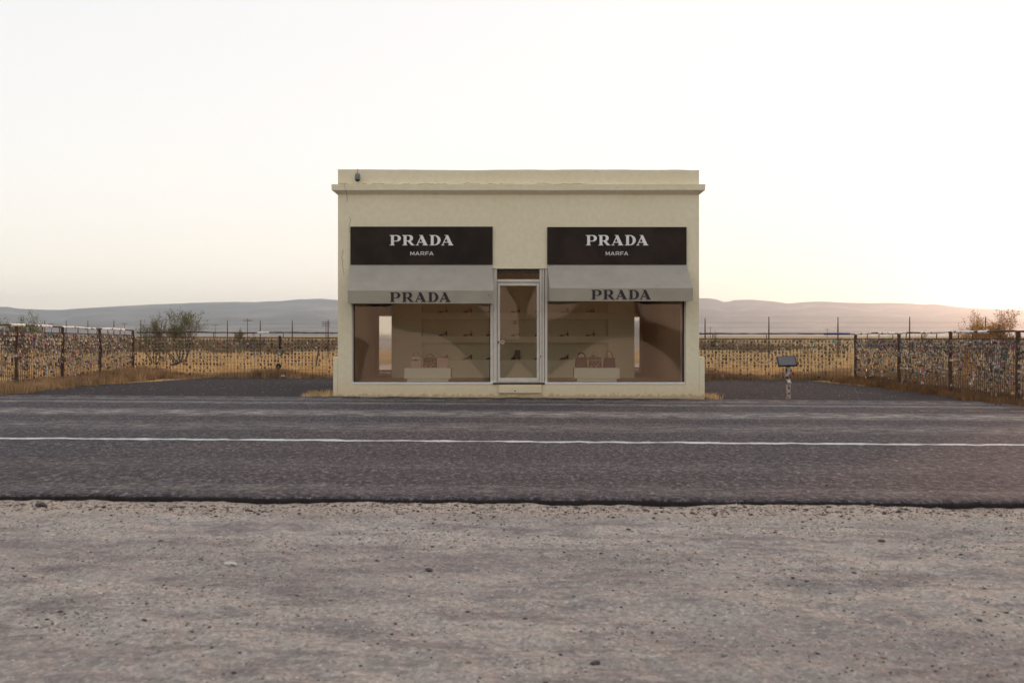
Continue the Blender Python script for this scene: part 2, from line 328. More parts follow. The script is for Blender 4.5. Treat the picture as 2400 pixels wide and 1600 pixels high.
pxs = 1200 + F * np.tan(np.clip(az, -0.6, 0.6)); cosaz = np.cos(np.clip(az, -0.6, 0.6))
RC = 4600.0
inside = np.clip((0.47 - np.abs(az)) / 0.04, 0, 1)
crest_in = (785 - np.interp(pxs, prof_x, prof_y)) / F * RC * cosaz
crest_out = 95 + 60 * fbm(az * 3 + 50, az * 0 + 3, 4) + 14 * fbm(az * 20 + 9, az * 0 + 8, 3)
crest = ZC + inside * crest_in + (1 - inside) * crest_out + 1.2 * fbm(az * 60 + 90, az * 0, 3)
rads = np.array([2500, 2900, 3150, 3300, 3420, 3500, 3600, 3720, 3840, 3900, 3980, 4080, 4180, 4280, 4360, 4420, 4480, 4540, 4600, 4700, 4900, 5100])
frac = np.array([-0.02, 0.0, 0.10, 0.20, 0.33, 0.42, 0.45, 0.47, 0.52, 0.60, 0.66, 0.69, 0.71, 0.75, 0.82, 0.90, 0.96, 0.985, 1.0, 0.99, 0.8, 0.2])
AZ, RD = np.meshgrid(az, rads, indexing='ij'); FR = np.broadcast_to(frac, AZ.shape)
wob = fbm(AZ * 26 + 5, RD / 420.0, 5) * 24 * np.clip(FR * 2.2, 0, 1) * np.clip((1.0 - FR) * 5, 0, 1)
HZ = FR * crest[:, None] + wob; HX = RD * np.sin(AZ); HY = RD * np.cos(AZ)
nr = len(rads); i, j = np.meshgrid(np.arange(NAZ), np.arange(nr - 1), indexing='ij'); a = i * nr + j; b = ((i + 1) % NAZ) * nr + j
np_mesh('hills', np.stack([HX, HY, HZ], -1), np.stack([a, b, b + 1, a + 1], -1), M['hills'], kind='structure', smooth=True)['label'] = 'long low mesa ridge along the horizon'

hz = MB(); hz.box(-5400, 5400, -5400, 5400, -3, 175)
hm = bpy.data.materials.new('haze'); hm.use_nodes = True; t = hm.node_tree; t.nodes.clear()
o_ = N(t, 'ShaderNodeOutputMaterial'); pv = N(t, 'ShaderNodeVolumePrincipled'); pv.inputs['Color'].default_value = (0.72, 0.85, 1.0, 1)
pv.inputs['Density'].default_value = 0.00017; pv.inputs['Anisotropy'].default_value = 0.8
t.links.new(pv.outputs[0], o_.inputs['Volume'])
hz.build('haze', hm, kind='stuff')['label'] = 'pale dusk haze over the plain'

# gravel lot in front, with real lumps and hollows
def grid_sheet(name, xs, ys, zf, mat, label=None, kind='structure', smooth=True):
    X, Y = np.meshgrid(xs, ys, indexing='ij'); Z = zf(X, Y); ny = len(ys)
    i, j = np.meshgrid(np.arange(len(xs) - 1), np.arange(ny - 1), indexing='ij'); a = i * ny + j
    o = np_mesh(name, np.stack([X, Y, Z], -1), np.stack([a, a + ny, a + ny + 1, a + 1], -1), mat, smooth=smooth, kind=kind)
    if label: o['label'] = label
    return o
def lot_z(x, y):
    z = gz(x, y) - 0.045 - 0.05 * np.clip((9 - y) / 5, 0, 1)
    z = z + 0.030 * fbm(x * 1.1, y * 1.7, 4) + 0.018 * fbm(x * 7, y * 7, 4)
    edge = np.exp(-((y - 8.55) / 0.28) ** 2)
    return z + edge * (0.018 + 0.03 * fbm(x * 3.0, y * 5, 4))
xs = np.concatenate([np.arange(-60, -5.2, 1.5), np.arange(-5.2, 5.2, 0.022), np.arange(5.2, 61, 1.5)])
ys = np.concatenate([np.arange(-16, 3.6, 0.7), np.arange(3.6, 9.4, 0.022)])
grid_sheet('gravel_lot', xs, ys, lot_z, M['gravel'], 'pale dirt and gravel lot in the foreground')
def pad_z(x, y): return gz(x, y) - 0.03 + 0.012 * fbm(x * 2, y * 2, 4) + 0.01 * fbm(x * 9, y * 9, 3)
# road slab with a ragged broken edge
xs = np.concatenate([np.arange(-120, -6, 3.0), np.arange(-6, 6, 0.02), np.arange(6, 121, 3.0)])
Y0 = 8.98 + 0.05 * fbm(xs * 0.6, xs * 0) + 0.10 * fbm(xs * 3, xs * 0 + 9, 6); 
cols = [np.stack([xs, Y0 + 0.03, gz(xs, Y0) - 0.09], -1), np.stack([xs, Y0 + 0.004, gz(xs, Y0) - 0.030], -1), np.stack([xs, Y0, gz(xs, Y0) - 0.012], -1), np.stack([xs, Y0 + 0.025, gz(xs, Y0) - 0.001], -1)]
for y in (9.2, 9.6, 11, 14, 17, 20, 22.2, 23.34): cols.append(np.stack([xs, 0 * xs + y, gz(xs, y) + 0.0 * xs], -1))
cols.append(np.stack([xs, 0 * xs + 23.42, gz(xs, 23.4) - 0.08], -1))
V = np.stack(cols, 1); nc = len(cols); i, j = np.meshgrid(np.arange(len(xs) - 1), np.arange(nc - 1), indexing='ij'); a = i * nc + j
mi = np.where(j.ravel() < 2, 1, 0)
rd = np_mesh('road', V, np.stack([a, a + nc, a + nc + 1, a + 1], -1), [M['road'], M['asphalt_edge']], mi, kind='structure'); rd['label'] = 'worn grey asphalt highway crossing in front of the shop'
def ragged_line(name, yc, wdt, mat, x0, x1, jit, label, step=0.04):
    xs = np.arange(x0, x1, step); a = yc - wdt / 2 + jit * fbm(xs * 5, xs * 0 + yc, 4); b = yc + wdt / 2 + jit * fbm(xs * 6, xs * 0 + yc + 5, 4)
    V = np.stack([np.stack([xs, a, gz(xs, a) + 0.004], -1), np.stack([xs, b, gz(xs, b) + 0.004], -1)], 1); i = np.arange(len(xs) - 1) * 2
    o = np_mesh(name, V, np.stack([i, i + 2, i + 3, i + 1], -1), mat, kind='structure'); o['label'] = label
ragged_line('road_edge_line', 13.75, 0.17, M['white_line'], -30, 30, 0.12, 'solid white edge line along the near side of the road')
ragged_line('far_edge_line', 21.35, 0.16, M['faint_line'], -30, 30, 0.08, 'faint worn white line along the far side of the road')
mb = MB()
for k in range(14):
    x = 7.2 + k * 0.82; mb.box(x, x + 0.36, 20.05, 20.17, float(gz(x, 20)) - 0.01, float(gz(x, 20)) + 0.004)
o = mb.build('yellow_dashes', M['yellow_line'], kind='structure'); o['label'] = 'short faded yellow dashes on the right of the road'
mb = MB()
for k in range(70):
    x = -20 + k * 0.585 + random.uniform(-.03, .03); z = float(gz(x, 22.75)); l = random.uniform(.18, .28)
    mb.add([(x, 22.66, z + .004), (x + l, 22.68, z + .004), (x + l * .9, 22.86, z + .004), (x - .02, 22.84, z + .004)], [(0, 1, 2, 3)])
o = mb.build('rumble_marks', M['faint_line'], kind='structure'); o['label'] = 'row of short pale rumble marks at the far road edge'
# dark gravel apron round the shop
FXL, FXR = -11.5, 10.1
def apron(name, x0, x1, y1f, label):
    xs = np.arange(x0, x1 + 0.01, 0.09); ts = np.linspace(0, 1, 110)
    X, T = np.meshgrid(xs, ts, indexing='ij'); Y = 23.36 + T * (y1f(X) - 23.36); Z = pad_z(X, Y); ny = len(ts)
    i, j = np.meshgrid(np.arange(len(xs) - 1), np.arange(ny - 1), indexing='ij'); a = i * ny + j
    o = np_mesh(name, np.stack([X, Y, Z], -1), np.stack([a, a + ny, a + ny + 1, a + 1], -1), M['dark_gravel'], smooth=True, kind='structure'); o['label'] = label
apron('apron', -11.2, 9.9, lambda X: 34.6 - np.clip(-X - 9.0, 0, 3) * 3.6 - np.clip(X - 8.6, 0, 2) * 5.5 + 0.3 * fbm(X * 2, X * 0, 3), 'dark gravel yard around the shop')

# scattered stones: far too many to count
def rock_mesh(seed):
    r = np.random.default_rng(seed); ico = bmesh.new(); bmesh.ops.create_icosphere(ico, subdivisions=1, radius=1)
    V = np.array([v.co[:] for v in ico.verts]) * (0.75 + 0.5 * r.random((len(ico.verts), 1))) * np.array([1.2, 0.9, 0.55])
    Fx = np.array([[v.index for v in f.verts] for f in ico.faces]); ico.free(); return V, Fx
RK = [rock_mesh(s) for s in range(6)]
def scatter_rocks(name, P, S, mats, probs, label):
    Vs = []; Fs = []; Ms = []; b = 0
    for k, (V, Fx) in enumerate(RK):
        idx = np.arange(k, len(P), len(RK)); n = len(idx); a = rng.random(n) * 6.28; c, s = np.cos(a), np.sin(a)
        X = V[None, :, 0] * c[:, None] - V[None, :, 1] * s[:, None]; Y = V[None, :, 0] * s[:, None] + V[None, :, 1] * c[:, None]; Z = np.broadcast_to(V[None, :, 2], X.shape)
        W = np.stack([X, Y, Z], -1) * S[idx][:, None, None] + P[idx][:, None, :]
        Vs.append(W.reshape(-1, 3)); Fs.append((Fx[None] + (np.arange(n) * len(V))[:, None, None] + b).reshape(-1, 3)); b += n * len(V)
        Ms.append(np.repeat(rng.choice(len(mats), n, p=probs), len(Fx)))
    o = np_mesh(name, np.vstack(Vs), np.vstack(Fs), mats, np.concatenate(Ms), nv=3, kind='stuff'); o['label'] = label
n = 52000; x = rng.uniform(-4.6, 4.6, n); y = 4.2 + 4.75 * rng.random(n) ** 0.85
dens = fbm(x * 1.4, y * 1.9, 3) + 0.25 * (y > 8.2); keep = rng.random(n) < np.clip(0.42 + dens * 1.1, 0.08, 1); x, y = x[keep], y[keep]
S = np.clip(rng.lognormal(math.log(0.0036), 0.5, len(x)), 0.0018, 0.014)
scatter_rocks('pebbles', np.stack([x, y, lot_z(x, y) + S * 0.2], -1), S, [M['stone'], M['stone_dark'], M['stone_red'], M['stone_white']], [0.60, 0.20, 0.10, 0.10], 'loose pebbles strewn over the dirt lot')
n = 2600; x = rng.uniform(-4.4, 4.4, n); y = rng.normal(8.62, 0.16, n); y = np.clip(y, 8.1, 8.93)
S = np.clip(rng.lognormal(math.log(0.007), 0.45, n), 0.003, 0.02)
scatter_rocks('edge_gravel', np.stack([x, y, lot_z(x, y) + S * 0.15], -1), S, [M['stone'], M['stone_dark'], M['stone_red']], [0.35, 0.5, 0.15], 'crumbled dark gravel along the broken asphalt edge')
n = 5000; x = rng.uniform(-11, 9.8, n); y = 23.5 + 10 * rng.random(n); S = rng.uniform(0.006, 0.02, n)
kp = ~((x > -3.8) & (x < 4.1)); x, y, S = x[kp], y[kp], S[kp]
scatter_rocks('yard_gravel', np.stack([x, y, pad_z(x, y)], -1), S, [M['stone_dark'], M['stone']], [0.8, 0.2], 'coarse dark gravel of the yard')
n = 900; x = rng.uniform(-8, 8, n); y = rng.uniform(9.3, 23, n); S = rng.uniform(0.003, 0.009, n)
scatter_rocks('road_grit', np.stack([x, y, gz(x, y)], -1), S, [M['stone'], M['stone_dark']], [0.5, 0.5], 'grit scattered on the asphalt')
def rock(px, py, size, mat, label, stretch=(1.5, 1, 0.6), on=lot_z):
    y = 9.0
    for _ in range(30): y = (ZC - float(on(np.array(PX(px, y)), np.array(y)))) * F / (py - 785)
    x = PX(px, y); r = np.random.default_rng(int(px)); bm = bmesh.new(); bmesh.ops.create_icosphere(bm, subdivisions=2, radius=size)
    for v in bm.verts: v.co = Vector((v.co.x * stretch[0], v.co.y * stretch[1], v.co.z * stretch[2])) * (0.8 + 0.4 * r.random())
    me = bpy.data.meshes.new('rock'); bm.to_mesh(me); bm.free(); me.materials.append(mat)
    o = bpy.data.objects.new('rock', me); col.objects.link(o); o.location = (x, y, float(on(np.array(x), np.array(y))) + size * 0.25); o.rotation_euler = (0, 0, r.random() * 3)
    tag(o, label, 'rock', 'loose rocks on the lot and road')
rock(95, 1196, 0.030, M['stone_dark'], 'black asphalt chunk at the far left just below the road edge')
rock(540, 1322, 0.026, M['stone_white'], 'flat whitish stone with a rusty underside on the left of the dirt lot', (1.8, 1.2, 0.35))
rock(2066, 1269, 0.018, M['stone_dark'], 'small dark rock on the right of the dirt lot below the road edge')
rock(1938, 1138, 0.012, M['stone_dark'], 'tiny dark pebble lying on the asphalt shoulder at right', (1, 1, 0.7), lambda x, y: gz(x, y) + 0.0)
rock(1006, 1337, 0.020, M['stone_dark'], 'dark stone in the middle of the dirt lot below the left window')
rock(1395, 1555, 0.018, M['stone_dark'], 'dark stone near the bottom edge right of centre')

# ------------------------------------------------------------------ the shop
XL, XR = PX(792, YF), PX(1638.5, YF)          # outer faces of the side walls
ZT, YB = PZ(398.4, YF), 32.2
shop = thing('shop', 'small cream stucco shop with two display windows, standing alone by the road', 'building', (PX(1215, YF), YF, 0))
def rough_wall(mb, xs_, zs_, y, solid, outward=-1, amp=0.0035, step=0.11):
    """front skin split at all the given lines, only the solid cells; slightly wavy by hand trowelling"""
    def fine(ls):
        out = []
        for a, b in zip(ls[:-1], ls[1:]):
            k = max(1, int((b - a) / step)); out += [a + (b - a) * q / k for q in range(k)]
        return out + [ls[-1]]
    X = fine(xs_); Z = fine(zs_); idx = {}
    for xi in range(len(X) - 1):
        for zi in range(len(Z) - 1):
            if not solid((X[xi] + X[xi + 1]) / 2, (Z[zi] + Z[zi + 1]) / 2): continue
            q = []
            for a, b in ((xi, zi), (xi + 1, zi), (xi + 1, zi + 1), (xi, zi + 1)):
                if (a, b) not in idx:
                    dx = dz = 0
                    if b == len(Z) - 1: dz = float(fbm(np.array(X[a] * 1.3), np.array(2.0), 3)) * 0.018
                    d = float(fbm(np.array(X[a] * 2.0), np.array(Z[b] * 2.0), 3)) * amp
                    idx[(a, b)] = len(mb.v); mb.v.append((X[a] + dx, y + d, Z[b] + dz))
                q.append(idx[(a, b)])
            mb.f.append(tuple(q)); mb.m.append(0)
WX0, WX1 = PX(825, YF), PX(1155.5, YF); DX0, DX1 = WX1, PX(1281, YF) ; RX0, RX1 = DX1, PX(1607, YF)
WZ0, WZ1 = PZ(899.5, YF), PZ(629.4, YF); DZ0 = PZ(900.5, YF)
mb = MB(); rough_wall(mb, [XL, WX0, DX0, DX1, RX1, XR], [-0.25, DZ0, WZ1, ZT], YF, lambda x, z: not (WX0 < x < RX1 and DZ0 < z < WZ1))
# reveals of the opening, parapet top, outer sides and back
for x in (WX0, RX1): mb.add([(x, YF - .002, DZ0), (x, YF + 0.3, DZ0), (x, YF + 0.3, WZ1), (x, YF - .002, WZ1)], [(0, 1, 2, 3)])
mb.add([(WX0, YF - .002, WZ1), (RX1, YF - .002, WZ1), (RX1, YF + 0.3, WZ1), (WX0, YF + 0.3, WZ1)], [(0, 1, 2, 3)])
mb.add([(WX0, YF - .002, DZ0), (RX1, YF - .002, DZ0), (RX1, YF + 0.3, DZ0), (WX0, YF + 0.3, DZ0)], [(0, 1, 2, 3)])
mb.build('front_wall', M['stucco'], shop, smooth=False)
mb = MB(); mb.box(XL + .001, XL + 0.17, YF + 0.001, YB, -0.25, ZT - 0.004); mb.box(XR - 0.17, XR - .001, YF + 0.001, YB, -0.25, ZT - 0.004)
mb.box(XL + 0.17, XR - 0.17, YB - 0.2, YB - .001, -0.25, ZT - 0.006); mb.box(XL + .17, XR - .17, YF + .012, YF + .3, WZ1 + 0.004, ZT - 0.008)
mb.build('side_and_back_wall', M['stucco'], shop)
mb = MB(); mb.box(XL + .17, XR - .17, YF + .3, YB - .2, 4.2, 4.3); mb.build('roof', simple('roof_felt', (0.2, 0.19, 0.18), 0.9), shop)
# cornice: a band that returns round both corners, with a splayed underside
cz0, cz1 = PZ(445.5, 23.87), PZ(432, 23.87); cxl, cxr = PX(778.7, 23.87), PX(1652.2, 23.87)
pr = [(0, cz0 - 0.085), (0.13, cz0), (0.135, cz1), (-0.004, cz1 + 0.004)]
mb = MB(); n = 84; vs = []
for q in range(n + 1):
    x0, x1 = XL, XR; f_ = q / n
    for (d, z) in pr:
        xa = XL - d * .86; xb = XR + d * .82; x = xa + (xb - xa) * f_; wv = float(fbm(np.array(x * 1.2), np.array(7.0), 3)) * 0.008
        vs.append((x, YF - d, z + (wv if d > 0.01 else 0)))
fs = [(q * 4 + k, (q + 1) * 4 + k, (q + 1) * 4 + k + 1, q * 4 + k + 1) for q in range(n) for k in range(3)]
mb.add(vs, fs)
for sx, xe in ((-1, XL), (1, XR)):
    vs = []
    for yy in (0, 1):
        for (d, z) in pr: vs.append((xe + sx * d * (.86 if sx < 0 else .82), (YF - d) if yy == 0 else YB, z))
    mb.add(vs, [(k, k + 1, 5 + k, 4 + k) for k in range(3)])
mb.build('cornice', M['stucco'], shop)
# low plinth buttress that steps out past the side walls
pxl, pxr = PX(780.5, YF), PX(1651.8, YF); pz = PZ(836.5, YF)
for sx, xa, xb in ((-1, pxl, XL - .002), (1, XR + .002, pxr)):
    mb = MB(); mb.box(xa, xb, YF + .003, YB, -0.25, pz); mb.build('buttress', M['stucco'], shop, bevel=0.012)
# step
mb = MB(); sx0, sx1 = PX(1169, YF - .05), PX(1269, YF - .05); mb.box(sx0, sx1, YF - .06, YF + .02, PZ(921, YF - .06), PZ(901.5, YF - .06)); st = mb.build('doorstep', M['stucco'], shop, bevel=0.01)
mb = MB(); x = PX(1207, YF - .06); z = PZ(916, YF - .06); mb.tube([(x, YF - .061, z), (x, YF - .066, z)], 0.014, 8); mb.build('stain', M['rust'], st)
for px_, py_ in ((903, 924), (874, 925), (1345, 904), (1350, 931)):
    pass
# floor, ceiling, inner linings
ZFL = 0.255
mb = MB(); mb.box(XL + .17, XR - .17, YF + .3, YB - .2, 0.10, ZFL); mb.box(WX0, RX1, YF + 0.17, YF + .3, 0.15, ZFL - .002); mb.build('floor', M['floor'], shop)
mb = MB(); mb.box(XL + .17, XR - .17, YF + .3, YB - .2, 2.78, 2.86); mb.build('ceiling', M['inner'], shop)
ILX, IRX = -3.5, 3.60
mb = MB(); mb.box(XL + .172, ILX, YF + .3, YB - .2, ZFL, 2.78); mb.build('inner_side_wall', M['inner_side'], shop)
mb = MB(); mb.box(IRX, XR - .172, YF + .3, YB - .2, ZFL, 2.78); mb.build('inner_side_wall', M['inner_side'], shop)
# display wall with a recess and two shelf bands
YP = 27.6; dl, dr = PX(918, YP), PX(1487, YP); nl, nr_ = PX(988, YP), PX(1425, YP)
z1 = PZ(732.7, YP); z1b = PZ(747.6, YP); z2 = PZ(787.6, YP); z2b = PZ(803, YP); z3 = PZ(843, YP)
dw = MB()
ND = 0.30
dw.box(dl, nl, YP, YP + .5, ZFL, 2.78); dw.box(nr_, dr, YP, YP + .5, ZFL, 2.78); dw.box(nl, nr_, YP + ND, YP + .5, ZFL, 2.78, 1)
dw.box(nl, nr_, YP, YP + ND, 2.62, 2.78); dw.box(nl, nr_, YP + .002, YP + ND, ZFL, z3)
disp = dw.build('display_wall', [M['inner'], M['niche_shade']], shop)
for za, zb in ((z1b, z1), (z2b, z2)):
    mb = MB(); mb.box(nl + .001, nr_ - .001, YP + .003, YP + ND - .001, za, zb); mb.build('shelf', M['inner'], disp)
mb = MB(); mb.box(ILX, IRX, YP - .02, YP - .004, ZFL, ZFL + 0.05); 
# end walls of the side passages
YEL, YER = 29.6, 31.4
mb = MB(); mb.box(ILX, dl + .5, YEL + .06, YEL + .14, ZFL, 2.78); mb.build('passage_wall', M['inner'], shop)
mb = MB(); mb.box(dr - .5, IRX, YER + .06, YER + .14, ZFL, 2.78); mb.build('passage_wall', M['inner'], shop)

# glazing: panes bowed a few centimetres, the bow shaped so they mirror sky and land in drawn patterns
def pane(name, parent, pxa, pxb, pya, pyb, y, field, n=56):
    X = np.linspace(pxa, pxb, n); Y = np.linspace(pyb, pya, n)     # bottom to top
    PXG, PYG = np.meshgrid(X, Y, indexing='ij')
    f = np.clip(field(PXG, PYG), -1, 1)
    for _ in range(2):
        g = np.pad(f, 1, mode='edge'); f = (g[1:-1, 1:-1] * 2 + g[2:, 1:-1] + g[:-2, 1:-1] + g[1:-1, 2:] + g[1:-1, :-2]) / 6
    E = R(1.2) + f * R(2.4)                                        # wanted elevation of the mirrored ray
    e = (785 - PYG) / F; tilt = (E - e) / 2
    dz = (Y[0] - Y[1]) * y / F
    h = np.concatenate([np.zeros((n, 1)), np.cumsum((tilt[:, 1:] + tilt[:, :-1]) / 2 * dz, axis=1)], 1)
    h = h - h.mean(axis=1, keepdims=True)
    WX = PX(PXG, y); WZ = PZ(PYG, y); WY = y + h
    V = np.stack([WX, WY, WZ], -1)
    i, j = np.meshgrid(np.arange(n - 1), np.arange(n - 1), indexing='ij'); a = i * n + j
    return np_mesh(name, V, np.stack([a, a + n, a + n + 1, a + 1], -1), M['glass'], parent=parent, smooth=True)
def f_left(x, y):
    bb = np.interp(x, [829, 845, 862, 885, 918, 950, 990, 1030, 1060, 1090, 1120, 1148], [935, 893, 812, 790, 765, 775, 780, 785, 800, 830, 865, 899])
    bt = np.interp(x, [829, 862, 890, 915, 930, 1098, 1115, 1148], [785, 806, 800, 762, 630, 630, 712, 746])
    return np.maximum(bt - y, y - bb) / 9
def f_right(x, y):
    bb = np.interp(x, [1283, 1330, 1370, 1400, 1430, 1487, 1505, 1545, 1580, 1600], [882, 850, 825, 800, 795, 790, 800, 820, 850, 880])
    bt = np.interp(x, [1283, 1330, 1358, 1364, 1490, 1500, 1520, 1550, 1580, 1600], [752, 736, 706, 640, 640, 735, 752, 757, 770, 776])
    return np.maximum(bt - y, y - bb) / 9
def f_door(x, y):
    wl = np.interp(x, [1172, 1183, 1200, 1212, 1216, 1222], [655, 670, 695, 715, 770, 800]); a = np.minimum(y - wl, 792 - y)
    wr = np.interp(x, [1228, 1234, 1240, 1255], [790, 725, 710, 675]); b = np.minimum(y - wr, 738 - y)
    tri = np.interp(x, [1172, 1184, 1213, 1254, 1262], [910, 885, 846, 885, 905])
    return np.maximum(np.maximum(a, b), y - tri) / 9
YG = YF + 0.10
def frame(parent, xa, xb, za, zb, y0, y1, wl, wr, wb, wt, mat):
    """four bars butted end to end"""
    mb = MB(); mb.box(xa, xa + wl, y0, y1, za, zb); mb.box(xb - wr, xb, y0, y1, za, zb)
    mb.box(xa + wl, xb - wr, y0 + .002, y1 - .002, za, za + wb); mb.box(xa + wl, xb - wr, y0 + .002, y1 - .002, zb - wt, zb)
    return mb
fl = frame(shop, WX0 + .003, PX(1155.5, YF + .02), WZ0 - .002, WZ1 - .003, YF + .02, YF + .18, 0.022, 0.055, 0.04, 0.05, M['alu'])
wl_ = fl.build('window', M['alu'], shop)
mb = MB(); mb.box(WX0 + .025, WX0 + .037, YF + .03, YF + .16, WZ0 + .038, WZ1 - .053); mb.box(PX(1148.3, YF + .03) - .012, PX(1148.3, YF + .03) - .001, YF + .03, YF + .16, WZ0 + .038, WZ1 - .053)
mb.box(WX0 + .04, PX(1147, YF), YF + .03, YF + .16, WZ0 + .0385, WZ0 + .046); mb.build('gasket', M['alu_dark'], wl_)
pane('pane', wl_, 828.5, 1148.5, 630, 895.5, YG, f_left)
fr_ = frame(shop, PX(1277, YF + .02), RX1 - .003, WZ0 - .002, WZ1 - .003, YF + .02, YF + .18, 0.052, 0.022, 0.04, 0.05, M['alu'])
wr_ = fr_.build('window', M['alu'], shop)
mb = MB(); mb.box(RX1 - .045, RX1 - .026, YF + .03, YF + .16, WZ0 + .038, WZ1 - .053); mb.box(PX(1283, YF), RX1 - .046, YF + .03, YF + .16, WZ0 + .0385, WZ0 + .046); mb.build('gasket', M['alu_dark'], wr_)
pane('pane', wr_, 1282.3, 1602.5, 630, 895.5, YG, f_right)
mb = MB(); mb.box(WX0 + .002, DX0 + .04, YF - .012, YF + .02, PZ(900, YF), PZ(895.2, YF)); mb.build('sill', M['letter'], wl_, bevel=.003)
mb = MB(); mb.box(PX(1275, YF), RX1 - .01, YF - .012, YF + .02, PZ(900, YF), PZ(895.2, YF)); mb.build('sill', M['letter'], wr_, bevel=.003)
# door frame, transom, leaf
YD = YF + .06
def bar(mb, pa, pb, ya, yb, y0, y1): mb.box(PX(pa, y0), PX(pb, y0), y0, y1, PZ(yb, y0), PZ(ya, y0))
door = thing('door', None, None, (PX(1217, YF), YF, DZ0)); door.parent = shop; door.location = Vector(door.location) - origin[shop]
del_ = [k for k in ('label', 'category') if k in door]
mb = MB(); bar(mb, 1156.2, 1164.6, 630.2, 898.5, YD - .03, YD + .12); bar(mb, 1264.6, 1270, 630.2, 898.5, YD - .02, YD + .12); bar(mb, 1271, 1275.4, 630.2, 898.5, YD - .035, YD + .12)
bar(mb, 1165, 1264.3, 654.5, 660.8, YD - .012, YD + .10); bar(mb, 1165, 1264.3, 894.5, 899.8, YD - .03, YD + .12); mb.build('door_frame', M['alu'], door, bevel=.002)
mb = MB(); bar(mb, 1165, 1264.3, 631, 639.5, YD + .02, YD + .10); mb.build('door_header', M['alu_dark'], door)  # header coloured dark to stand for the shade under the lintel
mb = MB(); bar(mb, 1155.2, 1277, 896.5, 900.4, YF - .03, YF + .03); mb.build('threshold', M['alu_dark'], door)
mb = MB(); bar(mb, 1166, 1171.8, 662.5, 893.4, YD + .0, YD + .05); bar(mb, 1258.2, 1263.6, 662.5, 893.4, YD + .0, YD + .05); bar(mb, 1171.9, 1258.1, 662.5, 669.4, YD + .003, YD + .047); bar(mb, 1171.9, 1258.1, 885, 893.4, YD + .003, YD + .047)
lf = mb.build('door_leaf', M['alu'], door, bevel=.002)
pane('pane', lf, 1171.7, 1258.3, 669, 885.5, YD + .025, f_door, 40)
pane('transom_pane', door, 1165, 1264.3, 639, 655, YD + .05, lambda x, y: x * 0 - 1.0, 12)  # pane tilted to mirror dark ground, standing for the same shade
mb = MB(); x, z = PX(1168.5, YD), PZ(801, YD); mb.tube([(x, YD + .001, z), (x, YD - .02, z)], .011, 10); mb.box(x - .008, x + .008, YD - .008, YD - .001, z - .035, z + .02); mb.build('lock', M['rust'], lf)
mb = MB(); x, z = PX(1177.5, YD), PZ(801.5, YD); mb.tube([(x, YD - .006, z), (x, YD - .010, z)], .045, 18); stk = mb.build('sticker', simple('pink_sticker', (0.55, 0.33, 0.30), 0.6), lf)
mb = MB(); mb.box(x - .028, x + .028, YD - .0125, YD - .0105, z - .006, z + .006); mb.box(x - .006, x + .01, YD - .0125, YD - .0105, z + .012, z + .026); mb.build('sticker_print', simple('red_print', (0.3, 0.04, 0.05), 0.6), lf)
mb = MB(); x, z = PX(1207, YD), PZ(755.5, YD); ring = [(x + .03 * math.cos(a), YD - .004, z + .03 * math.sin(a)) for a in np.linspace(0, 2 * math.pi, 17)]
mb.tube(ring, .008, 5); mb.build('small_ring', simple('dark_red_ring', (0.14, 0.03, 0.03), 0.6), lf)  # small dark red ring on the door pane
mb = MB(); x, z = PX(1267, YD - .02), PZ(835, YD - .02); mb.box(x - .008, x + .006, YD - .03, YD - .021, z - .02, z + .02); mb.build('latch', M['dark'], door)

# awnings
def awning(xa0, xa1, xb0, xb1, zt, yb_slope, yb_val, name_label):
    P = 0.6; yf = YF - P; zs, zv = PZ(yb_slope, yf), PZ(yb_val, yf)
    mb = MB(); n = 40; vs = []
    for q in range(n + 1):
        f_ = q / n; s = 0.010 * math.sin(q * 0.47) + 0.012 * float(fbm(np.array(q * .3), np.array(yb_val), 3))
        vs += [(xa0 + (xa1 - xa0) * f_, YF - .012, zt), ((xa0 + (xa1 - xa0) * f_ + xb0 + (xb1 - xb0) * f_) / 2, YF - P / 2, (zt + zs) / 2 - .008 + s * .5), (xb0 + (xb1 - xb0) * f_, yf, zs + s * .3)]
    mb.add(vs, [(q * 3 + k, q * 3 + 3 + k, q * 3 + 4 + k, q * 3 + 1 + k) for q in range(n) for k in range(2)])
    for xa, xb in ((xa0, xb0), (xa1, xb1)): mb.add([(xa, YF - .012, zt), ((xa + xb) / 2, YF - P / 2, (zt + zs) / 2 - .008), (xb, yf, zs), (xb, yf, zv + .004), (xa, YF - .012, zv + .01)], [(0, 1, 2, 3, 4)])
    aw = mb.build('awning', M['awning'], shop, label=name_label)
    mb = MB(); vs = []
    for q in range(n + 1):
        f_ = q / n; x = xb0 + (xb1 - xb0) * f_; s = 0.004 * float(fbm(np.array(q * .5), np.array(yb_val + 3), 3))
        vs += [(x, yf - .003, zs + .002), (x, yf - .004 + s, zv - .0), (x, yf + .004 + s, zv), (x, yf + .003, zs)]
    mb.add(vs, [(q * 4 + k, q * 4 + 4 + k, q * 4 + 5 + k, q * 4 + 1 + k) for q in range(n) for k in range(3)])
    mb.build('valance', M['valance'], aw)
    mb = MB(); mb.tube([(xb0 + .01, yf + .02, zs - .02), (xb1 - .01, yf + .02, zs - .02)], .012, 6)
    for q in range(4):
        x = xb0 + .05 + (xb1 - xb0 - .1) * q / 3; mb.tube([(x, YF - .02, zt - .05), (x, yf + .02, zs - .02)], .01, 5)
    mb.build('awning_frame', M['alu'], aw)
    return aw, yf
awl, yf = awning(PX(820, YF), PX(1154, YF), PX(815, YF - .6), PX(1157, YF - .6), PZ(620, YF), 681, 711.2, None)
awr, yf = awning(PX(1283, YF), PX(1609.3, YF), PX(1288.5, YF - .6), PX(1624, YF - .6), PZ(620, YF), 675.3, 705.7, 'grey awning hung slightly higher than the other')

